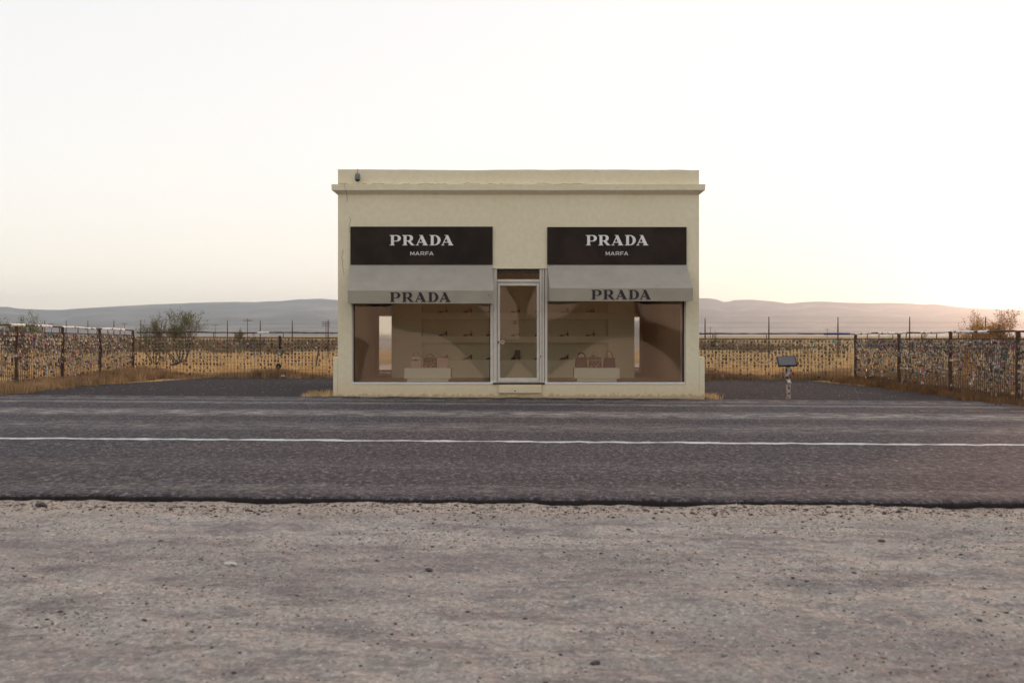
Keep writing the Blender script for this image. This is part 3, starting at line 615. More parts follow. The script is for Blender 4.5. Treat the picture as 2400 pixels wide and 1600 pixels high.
# letters
def arc(cx, cz, rx, rz, a0, a1, n=14): return [(cx + rx * math.cos(R(a0 + (a1 - a0) * k / n)), cz + rz * math.sin(R(a0 + (a1 - a0) * k / n))) for k in range(n + 1)]
GL = {}
GL['P'] = ([[(0,0),(50,0),(50,3),(42,8),(42,38),(72,38)] + arc(72, 69, 39, 31, -90, 90) + [(0,100),(0,97),(14,90),(14,8),(0,3)],
            [(42,45),(62,45)] + arc(62, 69, 20, 24, -80, 80) + [(62,93),(42,93)]], 111)
GL['R'] = ([[(0,0),(50,0),(50,3),(42,8),(42,41),(52,41),(88,0),(123,0),(123,3),(114,7),(82,41)] + arc(76, 70.5, 30, 29.5, -72, 90) + [(0,100),(0,97),(14,90),(14,8),(0,3)],
            [(42,48),(60,48)] + arc(60, 70.5, 17, 22.5, -80, 80) + [(60,93),(42,93)]], 123)
GL['A'] = ([[(0,0),(0,3),(11,8),(50,90),(34,97),(34,100),(68,100),(112,8),(122,3),(122,0),(66,0),(66,3),(78,8),(69.5,26),(29,26),(20.5,8),(32,3),(32,0)],
            [(32.5,33),(66,33),(49.5,69)]], 122)
GL['D'] = ([[(0,0),(52,0)] + arc(52, 50, 58, 50, -90, 90, 20) + [(0,100),(0,97),(14,92),(14,8),(0,3)],
            [(42,7),(50,7)] + arc(50, 50, 30, 43, -82, 82, 18) + [(50,93),(42,93)]], 110)
# plain capitals for the small line, stroke weight 17
GL['m'] = ([[(0,0),(14,0),(14,72),(52,10),(90,72),(90,0),(104,0),(104,100),(90,100),(52,36),(14,100),(0,100)]], 104)
GL['a'] = ([[(0,0),(16,0),(28,24),(84,24),(96,0),(112,0),(64,100),(48,100)],[(34,37),(78,37),(56,84)]], 112)
GL['r'] = ([[(0,0),(14,0),(14,36),(55,36),(84,0),(101,0),(71,37)] + arc(64, 68, 31, 32, -70, 90, 12) + [(0,100)],[(14,49),(62,49)] + arc(62, 68, 18, 19, -80, 80, 10) + [(62,87),(14,87)]], 96)
GL['f'] = ([[(0,0),(14,0),(14,41),(76,41),(76,54),(14,54),(14,87),(84,87),(84,100),(0,100)]], 84)
_gl = {}
def glyph_mesh(ch, wd, ht, thick, mat):
    key = (ch, round(wd, 3), round(ht, 3), mat.name)
    if key in _gl: return _gl[key]
    loops, W = GL[ch]; cu = bpy.data.curves.new('letter', 'CURVE'); cu.dimensions = '2D'; cu.fill_mode = 'BOTH'; cu.extrude = thick / 2
    for lp in loops:
        s = cu.splines.new('POLY'); s.points.add(len(lp) - 1); s.use_cyclic_u = True
        for q, (x, z) in enumerate(lp): s.points[q].co = (x / W * wd, z / 100 * ht, 0, 1)
    ob = bpy.data.objects.new('tmp', cu); col.objects.link(ob); dg = bpy.context.evaluated_depsgraph_get()
    me = bpy.data.meshes.new_from_object(ob.evaluated_get(dg)); me.name = 'letter'; bpy.data.objects.remove(ob)
    me.materials.clear(); me.materials.append(mat); _gl[key] = me; return me
def word(txt, x0, x1, z0, z1, y, spans, mat, parent, thick=.006):
    tot = spans[-1][1]; 
    for ch, (a, b) in zip(txt, spans):
        k = (x1 - x0) / tot; me = glyph_mesh(ch, (b - a) * k, z1 - z0, thick, mat)
        o = bpy.data.objects.new('letter', me); col.objects.link(o); o.parent = parent
        o.location = Vector((x0 + a * k, y, z0)) - origin[parent]; o.rotation_euler = (R(90), 0, 0)
SPR = [(0, 111), (124, 247), (256, 378), (391, 501), (506, 628)]
SPM = [(0, 104), (124, 236), (262, 358), (386, 470), (480, 592)]
yv = YF - .6 - .011
word('PRADA', PX(913.2, yv), PX(1056.8, yv), PZ(707.4, yv), PZ(684.9, yv), yv, SPR, M['letter_dark'], awl)
word('PRADA', PX(1385.4, yv), PX(1526.2, yv), PZ(701.5, yv), PZ(679, yv), yv, SPR, M['letter_dark'], awr)
mb = MB(); x, z = PX(1145.5, yv), PZ(691.5, yv); mb.tube([(x, yv + .006, z), (x, yv - .004, z)], .010, 8); mb.build('grommet', M['dark'], awl)
def sign(xa, xb, ya, yb, p0, p1, m0, m1, label):
    s = thing('shop_sign', label, 'sign', (PX((xa + xb) / 2, YF), YF - .02, PZ(yb, YF)), 'black shop signs over the awnings')
    mb = MB(); mb.box(PX(xa, YF - .045), PX(xb, YF - .045), YF - .045, YF - .006, PZ(yb, YF - .045), PZ(ya, YF - .045)); mb.build('panel', M['sign'], s, bevel=.004)
    y = YF - .051
    word('PRADA', PX(p0, y), PX(p1, y), PZ(575, y), PZ(551, y), y, SPR, M['letter'], s, .008)
    word('marfa', PX(m0, y), PX(m1, y), PZ(598.4, y), PZ(589.6, y), y, SPM, M['letter'], s, .008)
sign(821, 1154.6, 531, 619.3, 913.1, 1063, 961.7, 1016.2, 'black PRADA MARFA sign board above the awning left of the door')
sign(1282.6, 1609.3, 532, 619.3, 1373, 1519.7, 1419.8, 1472.4, 'black PRADA MARFA sign board above the awning right of the door')
# dusk camera dome on the parapet
x = PX(838, YF - .1); zt_, zb_ = PZ(406, YF - .1), PZ(425, YF - .1)
sc_ = thing('security_camera', 'small grey dome camera mounted on the upper left of the parapet', 'camera', (x, YF, zb_))
mb = MB(); mb.tube([(x, YF - .1, zb_ + .03), (x, YF - .1, zb_ + .05), (x, YF - .1, zt_ - .03), (x, YF - .1, zt_)], [.055, .058, .056, .03], 16); mb.build('housing', M['camera_shell'], sc_, smooth=True)
mb = MB(); mb.tube([(x, YF - .1, zb_ + .03), (x, YF - .1, zb_ + .01), (x, YF - .1, zb_ - .005)], [.052, .045, .015], 16); mb.build('lens_dome', M['dark'], sc_, smooth=True)
mb = MB(); mb.tube([(x, YF - .1, zt_ - .01), (x - .005, YF - .1, zt_ + .03), (x - .01, YF - .04, ZT + .01), (x - .01, YF + .06, ZT + .004)], .007, 6); mb.build('bracket', M['camera_shell'], sc_)

# ------------------------------------------------------------------ things inside the shop
def tall_mirror(pa, pb, ya, yb, y, yaw, pitch, label):
    xa, xb, za, zb = PX(pa, y), PX(pb, y), PZ(yb, y), PZ(ya, y); cx, cz = (xa + xb) / 2, (za + zb) / 2
    t_ = thing('mirror', label, 'mirror', (cx, y, za), 'tall narrow mirrors at the ends of the shop')
    hw, hh = (xb - xa) / 2, (zb - za) / 2
    n = Vector((math.sin(yaw), -math.cos(yaw) * math.cos(pitch), math.sin(pitch))).normalized(); u = Vector((0, 0, 1)).cross(n).normalized(); v_ = n.cross(u); c0 = Vector((cx, y, cz))
    q = [c0 - u * hw * 1.0 - v_ * hh, c0 + u * hw - v_ * hh, c0 + u * hw + v_ * hh, c0 - u * hw + v_ * hh]
    mb = MB(); mb.add(q, [(0, 1, 2, 3)]); mb.build('mirror_glass', M['mirror'], t_)
    mb = MB(); bw = .035
    for a, b in ((q[0], q[1]), (q[1], q[2]), (q[2], q[3]), (q[3], q[0])):
        d = (b - a).normalized(); o = d.cross(n) * 1.0
        p = [a - d * bw, b + d * bw, b + d * bw + o * bw, a - d * bw + o * bw]; b_ = [k - n * .04 for k in p]
        mb.add(p + b_, [(0, 1, 2, 3), (7, 6, 5, 4), (0, 4, 5, 1), (1, 5, 6, 2), (2, 6, 7, 3), (3, 7, 4, 0)])
    mb.build('mirror_frame', M['inner_side'], t_)
tall_mirror(889, 920, 740, 878, 29.2, R(6.1), R(0.35), 'tall narrow mirror reflecting pale sky and hills inside the left window')
tall_mirror(1484, 1498.5, 736, 878, 31.0, R(-4.5), R(0.35), 'very narrow mirror reflecting pale sky inside the right window')

def plinth(px0, px1, label):
    y = 24.24; x0, x1 = PX(px0, y), PX(px1, y); zt = PZ(862, y); z1_ = PZ(887, y)
    t_ = thing('display_plinth', label, 'plinth', ((x0 + x1) / 2, y, ZFL), 'pale green display plinths')
    mb = MB(); mb.box(x0, x1, y, y + .55, z1_, zt); mb.build('top_block', M['plinth'], t_, bevel=.006)
    mb = MB(); mb.box(x0 + .06, x1 - .055, y + .05, y + .5, ZFL, z1_ - .001); mb.build('base_block', M['plinth'], t_, bevel=.004)
    return zt
zpl = plinth(947.4, 1056.5, 'pale green plinth behind the left window'); plinth(1345.7, 1452.3, 'pale green plinth behind the right window')
def bag(pxa, pxb, pyt, pyh, mat, label, hw_=0.6, hmat=None, taper=0.08, thick=.011, extra=None, inset=0.0):
    y = 24.42; xa, xb = PX(pxa, y), PX(pxb, y); z0 = zpl + .0005; z1_ = PZ(pyt, y); zh = PZ(pyh, y); cx = (xa + xb) / 2; w2 = (xb - xa) / 2
    t_ = thing('handbag', label, 'handbag', (cx, y, z0), 'handbags on the two plinths')
    mb = MB(); rings = []
    for f_ in (0, .08, .3, .6, .85, 1.0):
        z = z0 + (z1_ - z0) * f_; ww = w2 * (1 - taper * f_) * (0.96 if f_ == 0 else 1); dd = .075 * (1 - .55 * f_)
        rings.append([(cx + sx, y + .07 + sy, z) for sx, sy in ((-ww, -dd * .8), (-ww * .9, -dd), (ww * .9, -dd), (ww, -dd * .8), (ww, dd * .8), (ww * .9, dd), (-ww * .9, dd), (-ww, dd * .8))])
    mb.loft(rings); mb.build('bag_body', mat, t_)
    mb = MB()
    for dy in (-.02, .02):
        pts = [(cx + w2 * hw_ * math.cos(a), y + .07 + dy, z1_ - .012 + (zh - z1_ + .012) * math.sin(a)) for a in np.linspace(math.pi, 0, 11)]
        mb.tube(pts, thick, 6)
    mb.build('handle', hmat or mat, t_, smooth=True)
    mb = MB(); mb.box(cx - w2 * .8, cx + w2 * .8, y - .016, y - .009, z1_ - (z1_ - z0) * .32, z1_ - (z1_ - z0) * .27); mb.box(cx - .012, cx + .012, y - .018, y - .008, z1_ - .09, z1_ - .045); mb.build('clasp', hmat or mat, t_)
    if extra: extra(t_, cx, y, z0, z1_, w2)
bm1 = simple('cream_leather', (0.60, 0.47, 0.38), .6, .06, 12); bm2 = simple('patterned_fabric', (0.20, 0.085, 0.05), .6, .9, 22); bm3 = simple('pink_leather', (0.60, 0.42, 0.35), .6, .06, 12)
bm4 = simple('brown_leather', (0.085, 0.022, 0.015), .5, .12, 20); bm5 = simple('dark_red_leather', (0.08, 0.02, 0.016), .5, .2, 20); bm6 = simple('russet_leather', (0.10, 0.03, 0.018), .5, .12, 20)
pinkm = simple('pink_charm', (0.5, 0.32, 0.30), .5)
bag(961.5, 988.5, 836, 825.5, bm1, 'cream boxy handbag, first from the left on the left plinth', .62, bm4, .04, .006)
def spots(t_, cx, y, z0, z1_, w2):
    for a, b, r in ((-.6, .15, .02), (-.2, .35, .014), (.1, .12, .022), (.45, .3, .018), (.2, .5, .012), (-.5, .5, .012), (.65, .55, .012)):
        X, Z = cx + a * w2, z0 + (z1_ - z0) * b; mb = MB(); mb.tube([(X, y - .0, Z), (X, y - .013, Z)], r, 7); mb.build('applique', pinkm, t_)
bag(991.5, 1023.5, 838, 830, simple('patterned_leather', (0.17, 0.07, 0.045), .6, .5, 22), 'brown patterned handbag in the middle of the left plinth', .55, bm4, .03, .008, spots)
bag(1023.6, 1050, 839.5, 831, bm3, 'pinkish handbag, rightmost on the left plinth', .5, bm3, .05, .005)
bag(1348.5, 1377, 837, 826.5, bm4, 'brown handbag with a thick dark arched handle, leftmost on the right plinth', .66, M['dark'], .08, .014)
bag(1380.5, 1411, 837, 824, bm5, 'dark red handbag with pink charms, in the middle of the right plinth', .6, pinkm, .1, .006, spots)
bag(1414.5, 1443, 838, 823, bm6, 'russet handbag with a thin tall loop handle, rightmost on the right plinth', .52, bm4, .12, .007)

def shoe_proto(kind, mat, mat2):
    r = bpy.data.objects.new('shoe', None); col.objects.link(r); r.empty_display_size = .05
    L = .215; hh = .075
    def bot(u): return hh * max(0, (u - .38) / .62) ** 1.25
    tops = {'pump': [(0, .022), (.12, .04), (.3, .05), (.45, .052), (.6, .062), (.8, .10), (1, .135)],
            'sandal': [(0, .02), (.12, .03), (.3, .035), (.45, .04), (.6, .05), (.8, .068), (1, .085)],
            'boot': [(0, .028), (.12, .05), (.3, .07), (.42, .12), (.5, .235), (.8, .235), (1, .235)]}[kind]
    mb = MB(); rings = []
    for q in range(13):
        u = q / 12; x = -L / 2 + L * u; z0 = bot(u) + .004; z1_ = max(z0 + .006, np.interp(u, *zip(*tops))); wd = .036 * math.sin(math.pi * min(1, (u * .75 + .08))) ** .5 * (0.8 if u > .5 else 1)
        if kind == 'sandal' and .35 < u < .8: z1_ = z0 + .008
        rings.append([(x, -wd, z0), (x, wd, z0), (x, wd * .92, z0 + (z1_ - z0) * .6), (x, wd * .45, z1_), (x, -wd * .45, z1_), (x, -wd * .92, z0 + (z1_ - z0) * .6)])
    mb.loft(rings); mb.build('upper', mat, r, smooth=False)
    mb = MB(); rings = []
    for q in range(9):
        u = q / 8; x = -L / 2 - .002 + (L + .003) * u; z = bot(u); wd = .038 * math.sin(math.pi * min(1, (u * .75 + .08))) ** .5 * (0.8 if u > .5 else 1)
        rings.append([(x, -wd, z), (x, wd, z), (x, wd, z + .0045), (x, -wd, z + .0045)])
    mb.loft(rings); mb.build('sole', mat2, r)
    mb = MB(); a = .016 if kind != 'boot' else .022
    mb.loft([[(L/2 - a * 1.5, -.009, 0), (L/2 - .005, -.009, 0), (L/2 - .005, .009, 0), (L/2 - a * 1.5, .009, 0)], [(L/2 - a * 2, -.018, hh - .006), (L/2, -.018, hh + .0), (L/2, .018, hh + .0), (L/2 - a * 2, .018, hh - .006)]])
    mb.build('heel', mat2, r)
    if kind == 'sandal':
        mb = MB(); pts = [(L * .38 - .02 * math.cos(a_), .03 * math.sin(a_), .125) for a_ in np.linspace(0, 2 * math.pi, 10)]; mb.tube(pts, .005, 4)
        mb.tube([(L * .40, 0, .075), (L * .42, 0, .13)], .005, 4); mb.build('strap', mat, r)
    return r
sh_c = {'dark brown': (0.035, 0.018, 0.014), 'burgundy': (0.085, 0.018, 0.018), 'black': (0.012, 0.010, 0.010), 'red': (0.20, 0.05, 0.035)}
protos = {}
colsx = [1038, 1096, 1150, 1208, 1264, 1322, 1383]
rows = [(732.7, 'top'), (787.6, 'middle'), (843, 'bottom')]
spec = {('top', 0): ('sandal', 'dark brown'), ('top', 1): ('pump', 'dark brown'), ('top', 2): ('pump', 'black'), ('top', 3): ('sandal', 'black'), ('top', 4): ('pump', 'dark brown'), ('top', 5): ('pump', 'burgundy'), ('top', 6): ('pump', 'black'),
        ('middle', 0): ('pump', 'burgundy'), ('middle', 1): ('sandal', 'burgundy'), ('middle', 2): ('pump', 'black'), ('middle', 3): ('sandal', 'black'), ('middle', 4): ('pump', 'dark brown'), ('middle', 5): ('sandal', 'black'), ('middle', 6): ('sandal', 'red'),
        ('bottom', 0): ('pump', 'red'), ('bottom', 1): ('pump', 'burgundy'), ('bottom', 2): ('pump', 'black'), ('bottom', 3): ('boot', 'black'), ('bottom', 4): ('pump', 'black'), ('bottom', 5): ('pump', 'burgundy'), ('bottom', 6): ('pump', 'red')}
ords = ['first', 'second', 'third', 'fourth', 'fifth', 'sixth', 'seventh']
for (py_, rn), ri in zip(rows, range(3)):
    for ci, px_ in enumerate(colsx):
        k, c_ = spec[(rn, ci)]
        if (k, c_) not in protos:
            mt = simple(c_.replace(' ', '_') + '_leather', sh_c[c_], .4, .1, 10, 0, 0, .5); s = shoe_proto(k, mt, simple(c_.replace(' ', '_') + '_sole', tuple(v * .7 for v in sh_c[c_]), .6)); protos[(k, c_)] = s
        else: s = copy_tree(protos[(k, c_)])
        y = YP + .13; s.location = (PX(px_, y), y, PZ(py_, YP) + .001); s.rotation_euler = (0, 0, R(random.uniform(-12, 12)))
        if k == 'boot': s.scale = (1.05, 1.05, .98)
        kn = {'pump': 'high-heeled shoe', 'sandal': 'open heeled sandal', 'boot': 'ankle boot'}[k]
        tag(s, '%s %s, %s from the left on the %s shelf inside the shop' % (c_, kn, ords[ci], rn), 'shoe', 'shoes on the display shelves')

# ------------------------------------------------------------------ padlock fence
def boxes_np(C, H, A, U=None):
    """oriented boxes: centre C, half sizes H (n,3), rotation about z A"""
    c, s = np.cos(A), np.sin(A); sg = np.array([(-1,-1,-1),(1,-1,-1),(1,1,-1),(-1,1,-1),(-1,-1,1),(1,-1,1),(1,1,1),(-1,1,1)], float)
    L = sg[None] * H[:, None, :]
    X = L[..., 0] * c[:, None] - L[..., 1] * s[:, None]; Y = L[..., 0] * s[:, None] + L[..., 1] * c[:, None]
    V = np.stack([X, Y, L[..., 2]], -1) + C[:, None, :]
    fb = np.array([(0,3,2,1),(4,5,6,7),(0,1,5,4),(1,2,6,5),(2,3,7,6),(3,0,4,7)]); Fq = fb[None] + (np.arange(len(C)) * 8)[:, None, None]
    return V.reshape(-1, 3), Fq.reshape(-1, 4)
def locks(P, size, ang, probs):
    n = len(P); mi = rng.choice(len(LOCKM), n, p=np.array(probs) / sum(probs)); hang = size
    Vs = []; Fs = []; Ms = []; b = 0
    def put(C, H, A, mm):
        nonlocal b
        V, Fq = boxes_np(C, H, A); Vs.append(V); Fs.append(Fq + b); b += len(V); Ms.append(np.repeat(mm, 6))
    asp = rng.uniform(.75, 1.3, n)
    put(P + np.stack([0*hang, 0*hang, -hang * .9], -1), np.stack([hang * .5 * asp, hang * .2, hang * .42], -1), ang, mi)      # body
    off = hang * .33; c, s = np.cos(ang), np.sin(ang); shm = rng.choice([0, 1, 2], n)
    for sg in (-1, 1): put(P + np.stack([c * off * sg, s * off * sg, -hang * .25], -1), np.stack([hang * .08, hang * .08, hang * .28], -1), ang, shm)
    put(P + np.stack([0*off, 0*off, hang * .07], -1), np.stack([off + hang * .08, hang * .08, hang * .08], -1), ang, shm)
    return np.vstack(Vs), np.vstack(Fs), np.concatenate(Ms)
def fence(label, p0, p1, ztop0, ztop1, posts, kind, cell=0.1, frac=0.6, big=1.0):
    """p0, p1: ends; posts: fractions; a wire mesh panel crowded with padlocks"""
    p0 = np.array(p0); p1 = np.array(p1); L = np.linalg.norm(p1 - p0); d = (p1 - p0) / L; ang0 = math.atan2(d[1], d[0])
    T = thing('padlock_fence', label, 'fence', (p0[0], p0[1], 0), 'fence hung with padlocks round the yard')
    gp = lambda s_: p0 + d * s_
    G = lambda s_: float(gz(*gp(s_))); zt = lambda s_: ztop0 + (ztop1 - ztop0) * s_ / L
    P3 = lambda s_, z: (gp(s_)[0], gp(s_)[1], z)
    mid = .15
    for f_ in posts:
        s_ = f_ * L; r = .045 if kind == 'side' else .035; pts = []
        for q in range(9):
            a = q / 8; x, y = gp(s_) + rng.normal(0, .008, 2) * (1 if kind == 'side' else .3); pts.append((x, y, G(s_) - .1 + (zt(s_) + .0 - G(s_) + .1) * a))
        mb = MB(); mb.tube(pts, [r * (1 + rng.normal(0, .12)) for _ in pts], 7); mb.build('post', M['rust'], T)
    # top rail with silvery tape wound round it, then second rail
    ns = int(L / .12); mb = MB(); pts = [P3(L * q / ns, zt(L * q / ns) + float(fbm(np.array(q * .2), np.array(3.), 2)) * .02) for q in range(ns + 1)]
    mb.tube(pts, [.021 * (1 + rng.normal(0, .15)) for _ in pts], 6); rail = mb.build('top_rail', M['rust'], T)
    q = 0
    while q < ns - 1:
        mb = MB()
        ln = random.randint(1, 6); 
        if random.random() < (0.72 if kind == 'side' else 0.16): mb.tube([(a[0], a[1], a[2] + .004) for a in pts[q:min(ns, q + ln) + 1]], [.031 * (1 + rng.normal(0, .22)) for _ in pts[q:min(ns, q + ln) + 1]], 6, mi=0 if kind == 'side' else random.choice([0, 0, 1, 2]))
        if mb.v: mb.build('rail_wrap', [M['tape'], LOCKM[8], LOCKM[5]], T)
        q += ln + random.choice([0, 1, 1, 2])
    mb = MB(); mb.tube([P3(L * q / 20, zt(L * q / 20) - mid) for q in range(21)], .014, 5); mb.build('middle_rail', M['rust'], T)
    k = int(L / (1.05 if kind == 'side' else 2.0))
    for q in range(1, k):
        s_ = L * (q + random.uniform(-.25, .25)) / k; ls = random.uniform(-.06, .06) if kind == 'side' else 0
        mb = MB(); mb.tube([P3(s_, zt(s_) - .02), P3(s_ + ls, zt(s_) - mid + .005)], .013, 5); mb.build('strut', M['rust'], T)
    # mesh
    nv = int(L / cell); nh = int((1.38 - mid) / cell); C = []; H = []; wr = .0044 if kind == 'side' else .0032
    for q in range(nv + 1):
        s_ = q * cell; g0, z1_ = G(s_), zt(s_) - mid; C.append((*gp(s_), (g0 + z1_) / 2)); H.append((wr, wr, (z1_ - g0) / 2))
    Vv, Fv = boxes_np(np.array(C), np.array(H), np.full(len(C), ang0))
    C = []; H = []
    for q in range(nh):
        nseg = max(1, int(L / 2)); 
        for sg in range(nseg):
            s_ = (sg + .5) * L / nseg; z = zt(s_) - mid - .03 - q * cell
            if z < G(s_) + .02: continue
            C.append((*gp(s_), z)); H.append((L / nseg / 2, wr * .8, wr * .8))
    Vh, Fh = boxes_np(np.array(C), np.array(H), np.full(len(C), ang0))
    np_mesh('wire_mesh', np.vstack([Vv, Vh]), np.vstack([Fv, Fh + len(Vv)]), M['wire'], parent=T, kind='stuff')
    # padlocks on the crossings
    P = []; S = []
    for q in range(nv):
        s_ = q * cell
        for r_ in range(nh + 1):
            z = zt(s_) - mid - .03 - r_ * cell; hrel = (z - G(s_)) / 1.2
            if hrel < .08: continue
            loc = frac * (0.55 + 0.9 * min(1, max(0, hrel - .05) * 1.3)) * (1 + 1.1 * float(fbm(np.array(s_ * .9), np.array(z * 2 + L), 2)))
            if hrel < .3: loc *= .35
            kk = 1 + (random.random() < .5) if kind == 'side' else 1
            if kind == 'side' and hrel > .86: kk += 1
            for _ in range(kk):
                if random.random() < loc:
                    o = (rng.normal(0, .022), rng.normal(0, .016)) if kind == 'side' else (rng.normal(0, .007), rng.normal(0, .006))
                    off = rng.choice([-1, 1]) * .02; x, y = gp(s_ + o[0]); P.append((x - d[1] * off, y + d[0] * off, z + o[1])); S.append(rng.uniform(.032, .058) * big)
    pr_side = [11, 14, 15, 16, 16, 9, 6, 1.5, .8, .6, .5, .5, .4, 5]; pr_back = [2.5, 4, 9, 20, 32, 2, 3, .7, .8, .3, .3, .3, .4, .8]
    Vl, Fl, Ml = locks(np.array(P), np.array(S), ang0 + rng.normal(0, .45 if kind == 'side' else .25, len(P)), pr_side if kind == 'side' else pr_back)
    np_mesh('padlock', Vl, Fl, LOCKM, Ml, parent=T, kind='stuff')
    # rags, ribbons, bottles and tags dangling from the wire
    m = int(L * (14 if kind == 'side' else 3)); Vr = []; Fr = []; Mr = []; b = 0
    for _ in range(m):
        s_ = random.uniform(0, L); z = zt(s_) - mid - random.random() ** 1.5 * .9; l = random.uniform(.05, .17) * (1 if kind == 'side' else .6); w_ = random.uniform(.012, .035); x, y = gp(s_); sx = random.uniform(-.04, .04); mt = random.choice([0, 0, 1, 3, 3, 4, 4, 5, 5, 6, 13, 13, 2, 5, 7, 8, 13, 10, 9])
        n_ = (-d[1] * .025 * random.choice([-1, 1]), d[0] * .025)
        for q in range(3):
            z0, z1_ = z - l * q / 3, z - l * (q + 1) / 3; o0, o1 = sx * q / 3 + rng.normal(0, .005), sx * (q + 1) / 3
            c4 = [(x + d[0] * (o0 - w_ / 2), y + d[1] * (o0 - w_ / 2), z0), (x + d[0] * (o0 + w_ / 2), y + d[1] * (o0 + w_ / 2), z0), (x + d[0] * (o1 + w_ / 2), y + d[1] * (o1 + w_ / 2), z1_), (x + d[0] * (o1 - w_ / 2), y + d[1] * (o1 - w_ / 2), z1_)]
            Vr += [(a + n_[0], b2 + n_[1], c) for a, b2, c in c4] + [(a - n_[0] * .3, b2 - n_[1] * .3, c) for a, b2, c in c4]
            Fr += [(b, b+1, b+2, b+3), (b+7, b+6, b+5, b+4), (b, b+4, b+5, b+1), (b+1, b+5, b+6, b+2), (b+2, b+6, b+7, b+3), (b+3, b+7, b+4, b)]; b += 8; Mr += [mt] * 6
    np_mesh('ribbon', Vr, Fr, LOCKM, Mr, parent=T, kind='stuff')
    return T
YBL, YBR = 34.5, 33.4
fence('rusty wire fence crowded with padlocks at the left, running towards the road', (FXL, YBL), (FXL, 21.6), PZ(773.5, 34.5), PZ(765, 26.4) + .08, [0, .215, .42, .63, .85], 'side', frac=.60, big=1.08)
fence('rusty wire fence crowded with padlocks at the right, running towards the road', (FXR, YBR), (FXR, 20.5), PZ(782, YBR), PZ(775, 22.4), [0, .29, .56, .83], 'side', frac=.60, big=1.08)
fence('low wire mesh fence dotted with dark padlocks behind the shop', (FXL + .08, YBL + .06), (FXR - .03, YBR + .06), PZ(778.5, YBL), PZ(783, YBL), [0.51], 'back', cell=.104, frac=.9, big=1.12)
YK = YBL + .03
def hung(name, label, cat, build):
    t_ = build(name); tag(t_, label, cat); return t_
mb = MB(); x = PX(656, YK); mb.tube([(x, YK, PZ(787, YK)), (x + .01, YK, PZ(817, YK))], .045, 8); tag(mb.build('cloth_roll', M['dark']), 'dark rolled cloth hanging from the back fence left of the shop', 'cloth')
mb = MB(); x, z = PX(656, YK), PZ(825, YK); mb.tube([(x + .1 * math.cos(a), YK, z + .09 * math.sin(a)) for a in np.linspace(0, 2 * math.pi, 15)], [.022 + .01 * math.sin(k * 2.3) for k in range(15)], 6); tag(mb.build('wreath', M['wood']), 'small brown wreath hanging below the dark cloth on the back fence', 'wreath')
mb = MB(); x, z = PX(653, YK), PZ(858, YK); mb.tube([(x, YK - .02, z), (x, YK + .02, z)], .085, 14); tag(mb.build('disc', M['dark']), 'flat black disc fixed low on the back fence under the wreath', 'disc')
mb = MB(); x, z = PX(629, YK), PZ(868, YK); mb.box(x - .045, x + .045, YK - .06, YK, z - .045, z + .02); mb.tube([(x - .03, YK - .03, z + .02), (x, YK, z + .06), (x + .03, YK - .03, z + .02)], .004, 4); tag(mb.build('pail', simple('teal_plastic', (0.03, 0.24, 0.20), .5)), 'tiny teal pail hanging low on the back fence', 'pail')
mb = MB(); mb.tube([(PX(749, YK), YK, PZ(809, YK)), (PX(745, YK), YK - .02, PZ(832, YK)), (PX(741, YK), YK - .04, PZ(858, YK))], [.022, .025, .02], 6); tag(mb.build('stick', M['wood']), 'dark stick leaning against the back fence beside the shop', 'stick')
mb = MB(); mb.tube([(PX(399, YK), YK, PZ(856, YK)), (PX(412, YK), YK, PZ(852, YK)), (PX(428, YK), YK, PZ(846, YK))], [.02, .045, .035], 7); tag(mb.build('driftwood', M['wood']), 'dark crooked piece of wood fixed to the back fence at left', 'wood')
mb = MB(); cx, cz = PX(1789, YK), PZ(838, YK); pts = [(cx + .26 * math.cos(a) + (.03 if math.cos(a) > 0 else 0), YK, cz + (.19 if math.sin(a) > 0 else .15) * math.sin(a)) for a in np.linspace(0, 2 * math.pi, 25)]; mb.tube(pts, .009, 5); tag(mb.build('wire_loop', M['dark']), 'large bent wire loop hanging on the back fence right of the shop', 'wire')
mb = MB(); x, z = PX(1957, YK), PZ(801, YK); mb.tube([(x, YK - .02, z), (x, YK + .01, z)], .05, 12); tag(mb.build('lid', simple('pale_teal', (0.16, 0.36, 0.33), .6)), 'pale teal round lid hanging near the top of the back fence at right', 'lid')
mb = MB(); mb.tube([(PX(1930, 33.57), 33.53, PZ(782.6, 33.57) + .004), (PX(1992, 33.5), 33.5, PZ(782.6, 33.5) + .004)], .032, 7); tag(mb.build('blue_tube', simple('blue_tube', (0.05, 0.12, 0.42), .5)), 'blue foam tube wrapped over the back fence top rail at right', 'tube')
mb = MB(); x, y = PX(663, 34.2), 34.2; z = float(gz(x, y)); mb.add([(x - .1, y, z), (x - .02, y - .1, z + .03), (x + .09, y, z + .01), (x + .03, y + .08, z + .06), (x - .04, y + .03, z + .07)], [(0, 1, 4), (1, 2, 4), (2, 3, 4), (3, 0, 4)]); tag(mb.build('litter', M['stone_white']), 'crumpled white litter on the ground by the back fence', 'litter')

# ------------------------------------------------------------------ far fence and poles
pts = [105, 155, 206, 267, 330, 533, 610, 685, 769, 1652.5, 1802, 1964, 2132, 2310]
tp = [751, 751, 751, 750, 749, 750, 750, 750, 749, 745, 742, 743, 742, 742]
def yd(px_): return 62 + max(0, (900 - px_)) * .03
DF = thing('range_fence', 'tall thin post and wire fence crossing the plain beyond the padlock fence', 'fence', (0, 62, 0))
for px_, t_ in zip(pts, tp):
    y = yd(px_); x = PX(px_, y); mb = MB(); zt = PZ(t_, y); mb.tube([(x, y, -.15), (x, y, zt - .5), (x, y, zt)], [.036, .034, .022], 6); mb.build('post', M['rust'], DF)
for k in range(7):
    mb = MB(); pl = [(PX(px_, yd(px_)), yd(px_), .35 + k * .27) for px_ in [-60] + pts + [2460]]
    mb.tube(pl, .0045, 3, cap=False); mb.build('wire', M['wire'], DF)
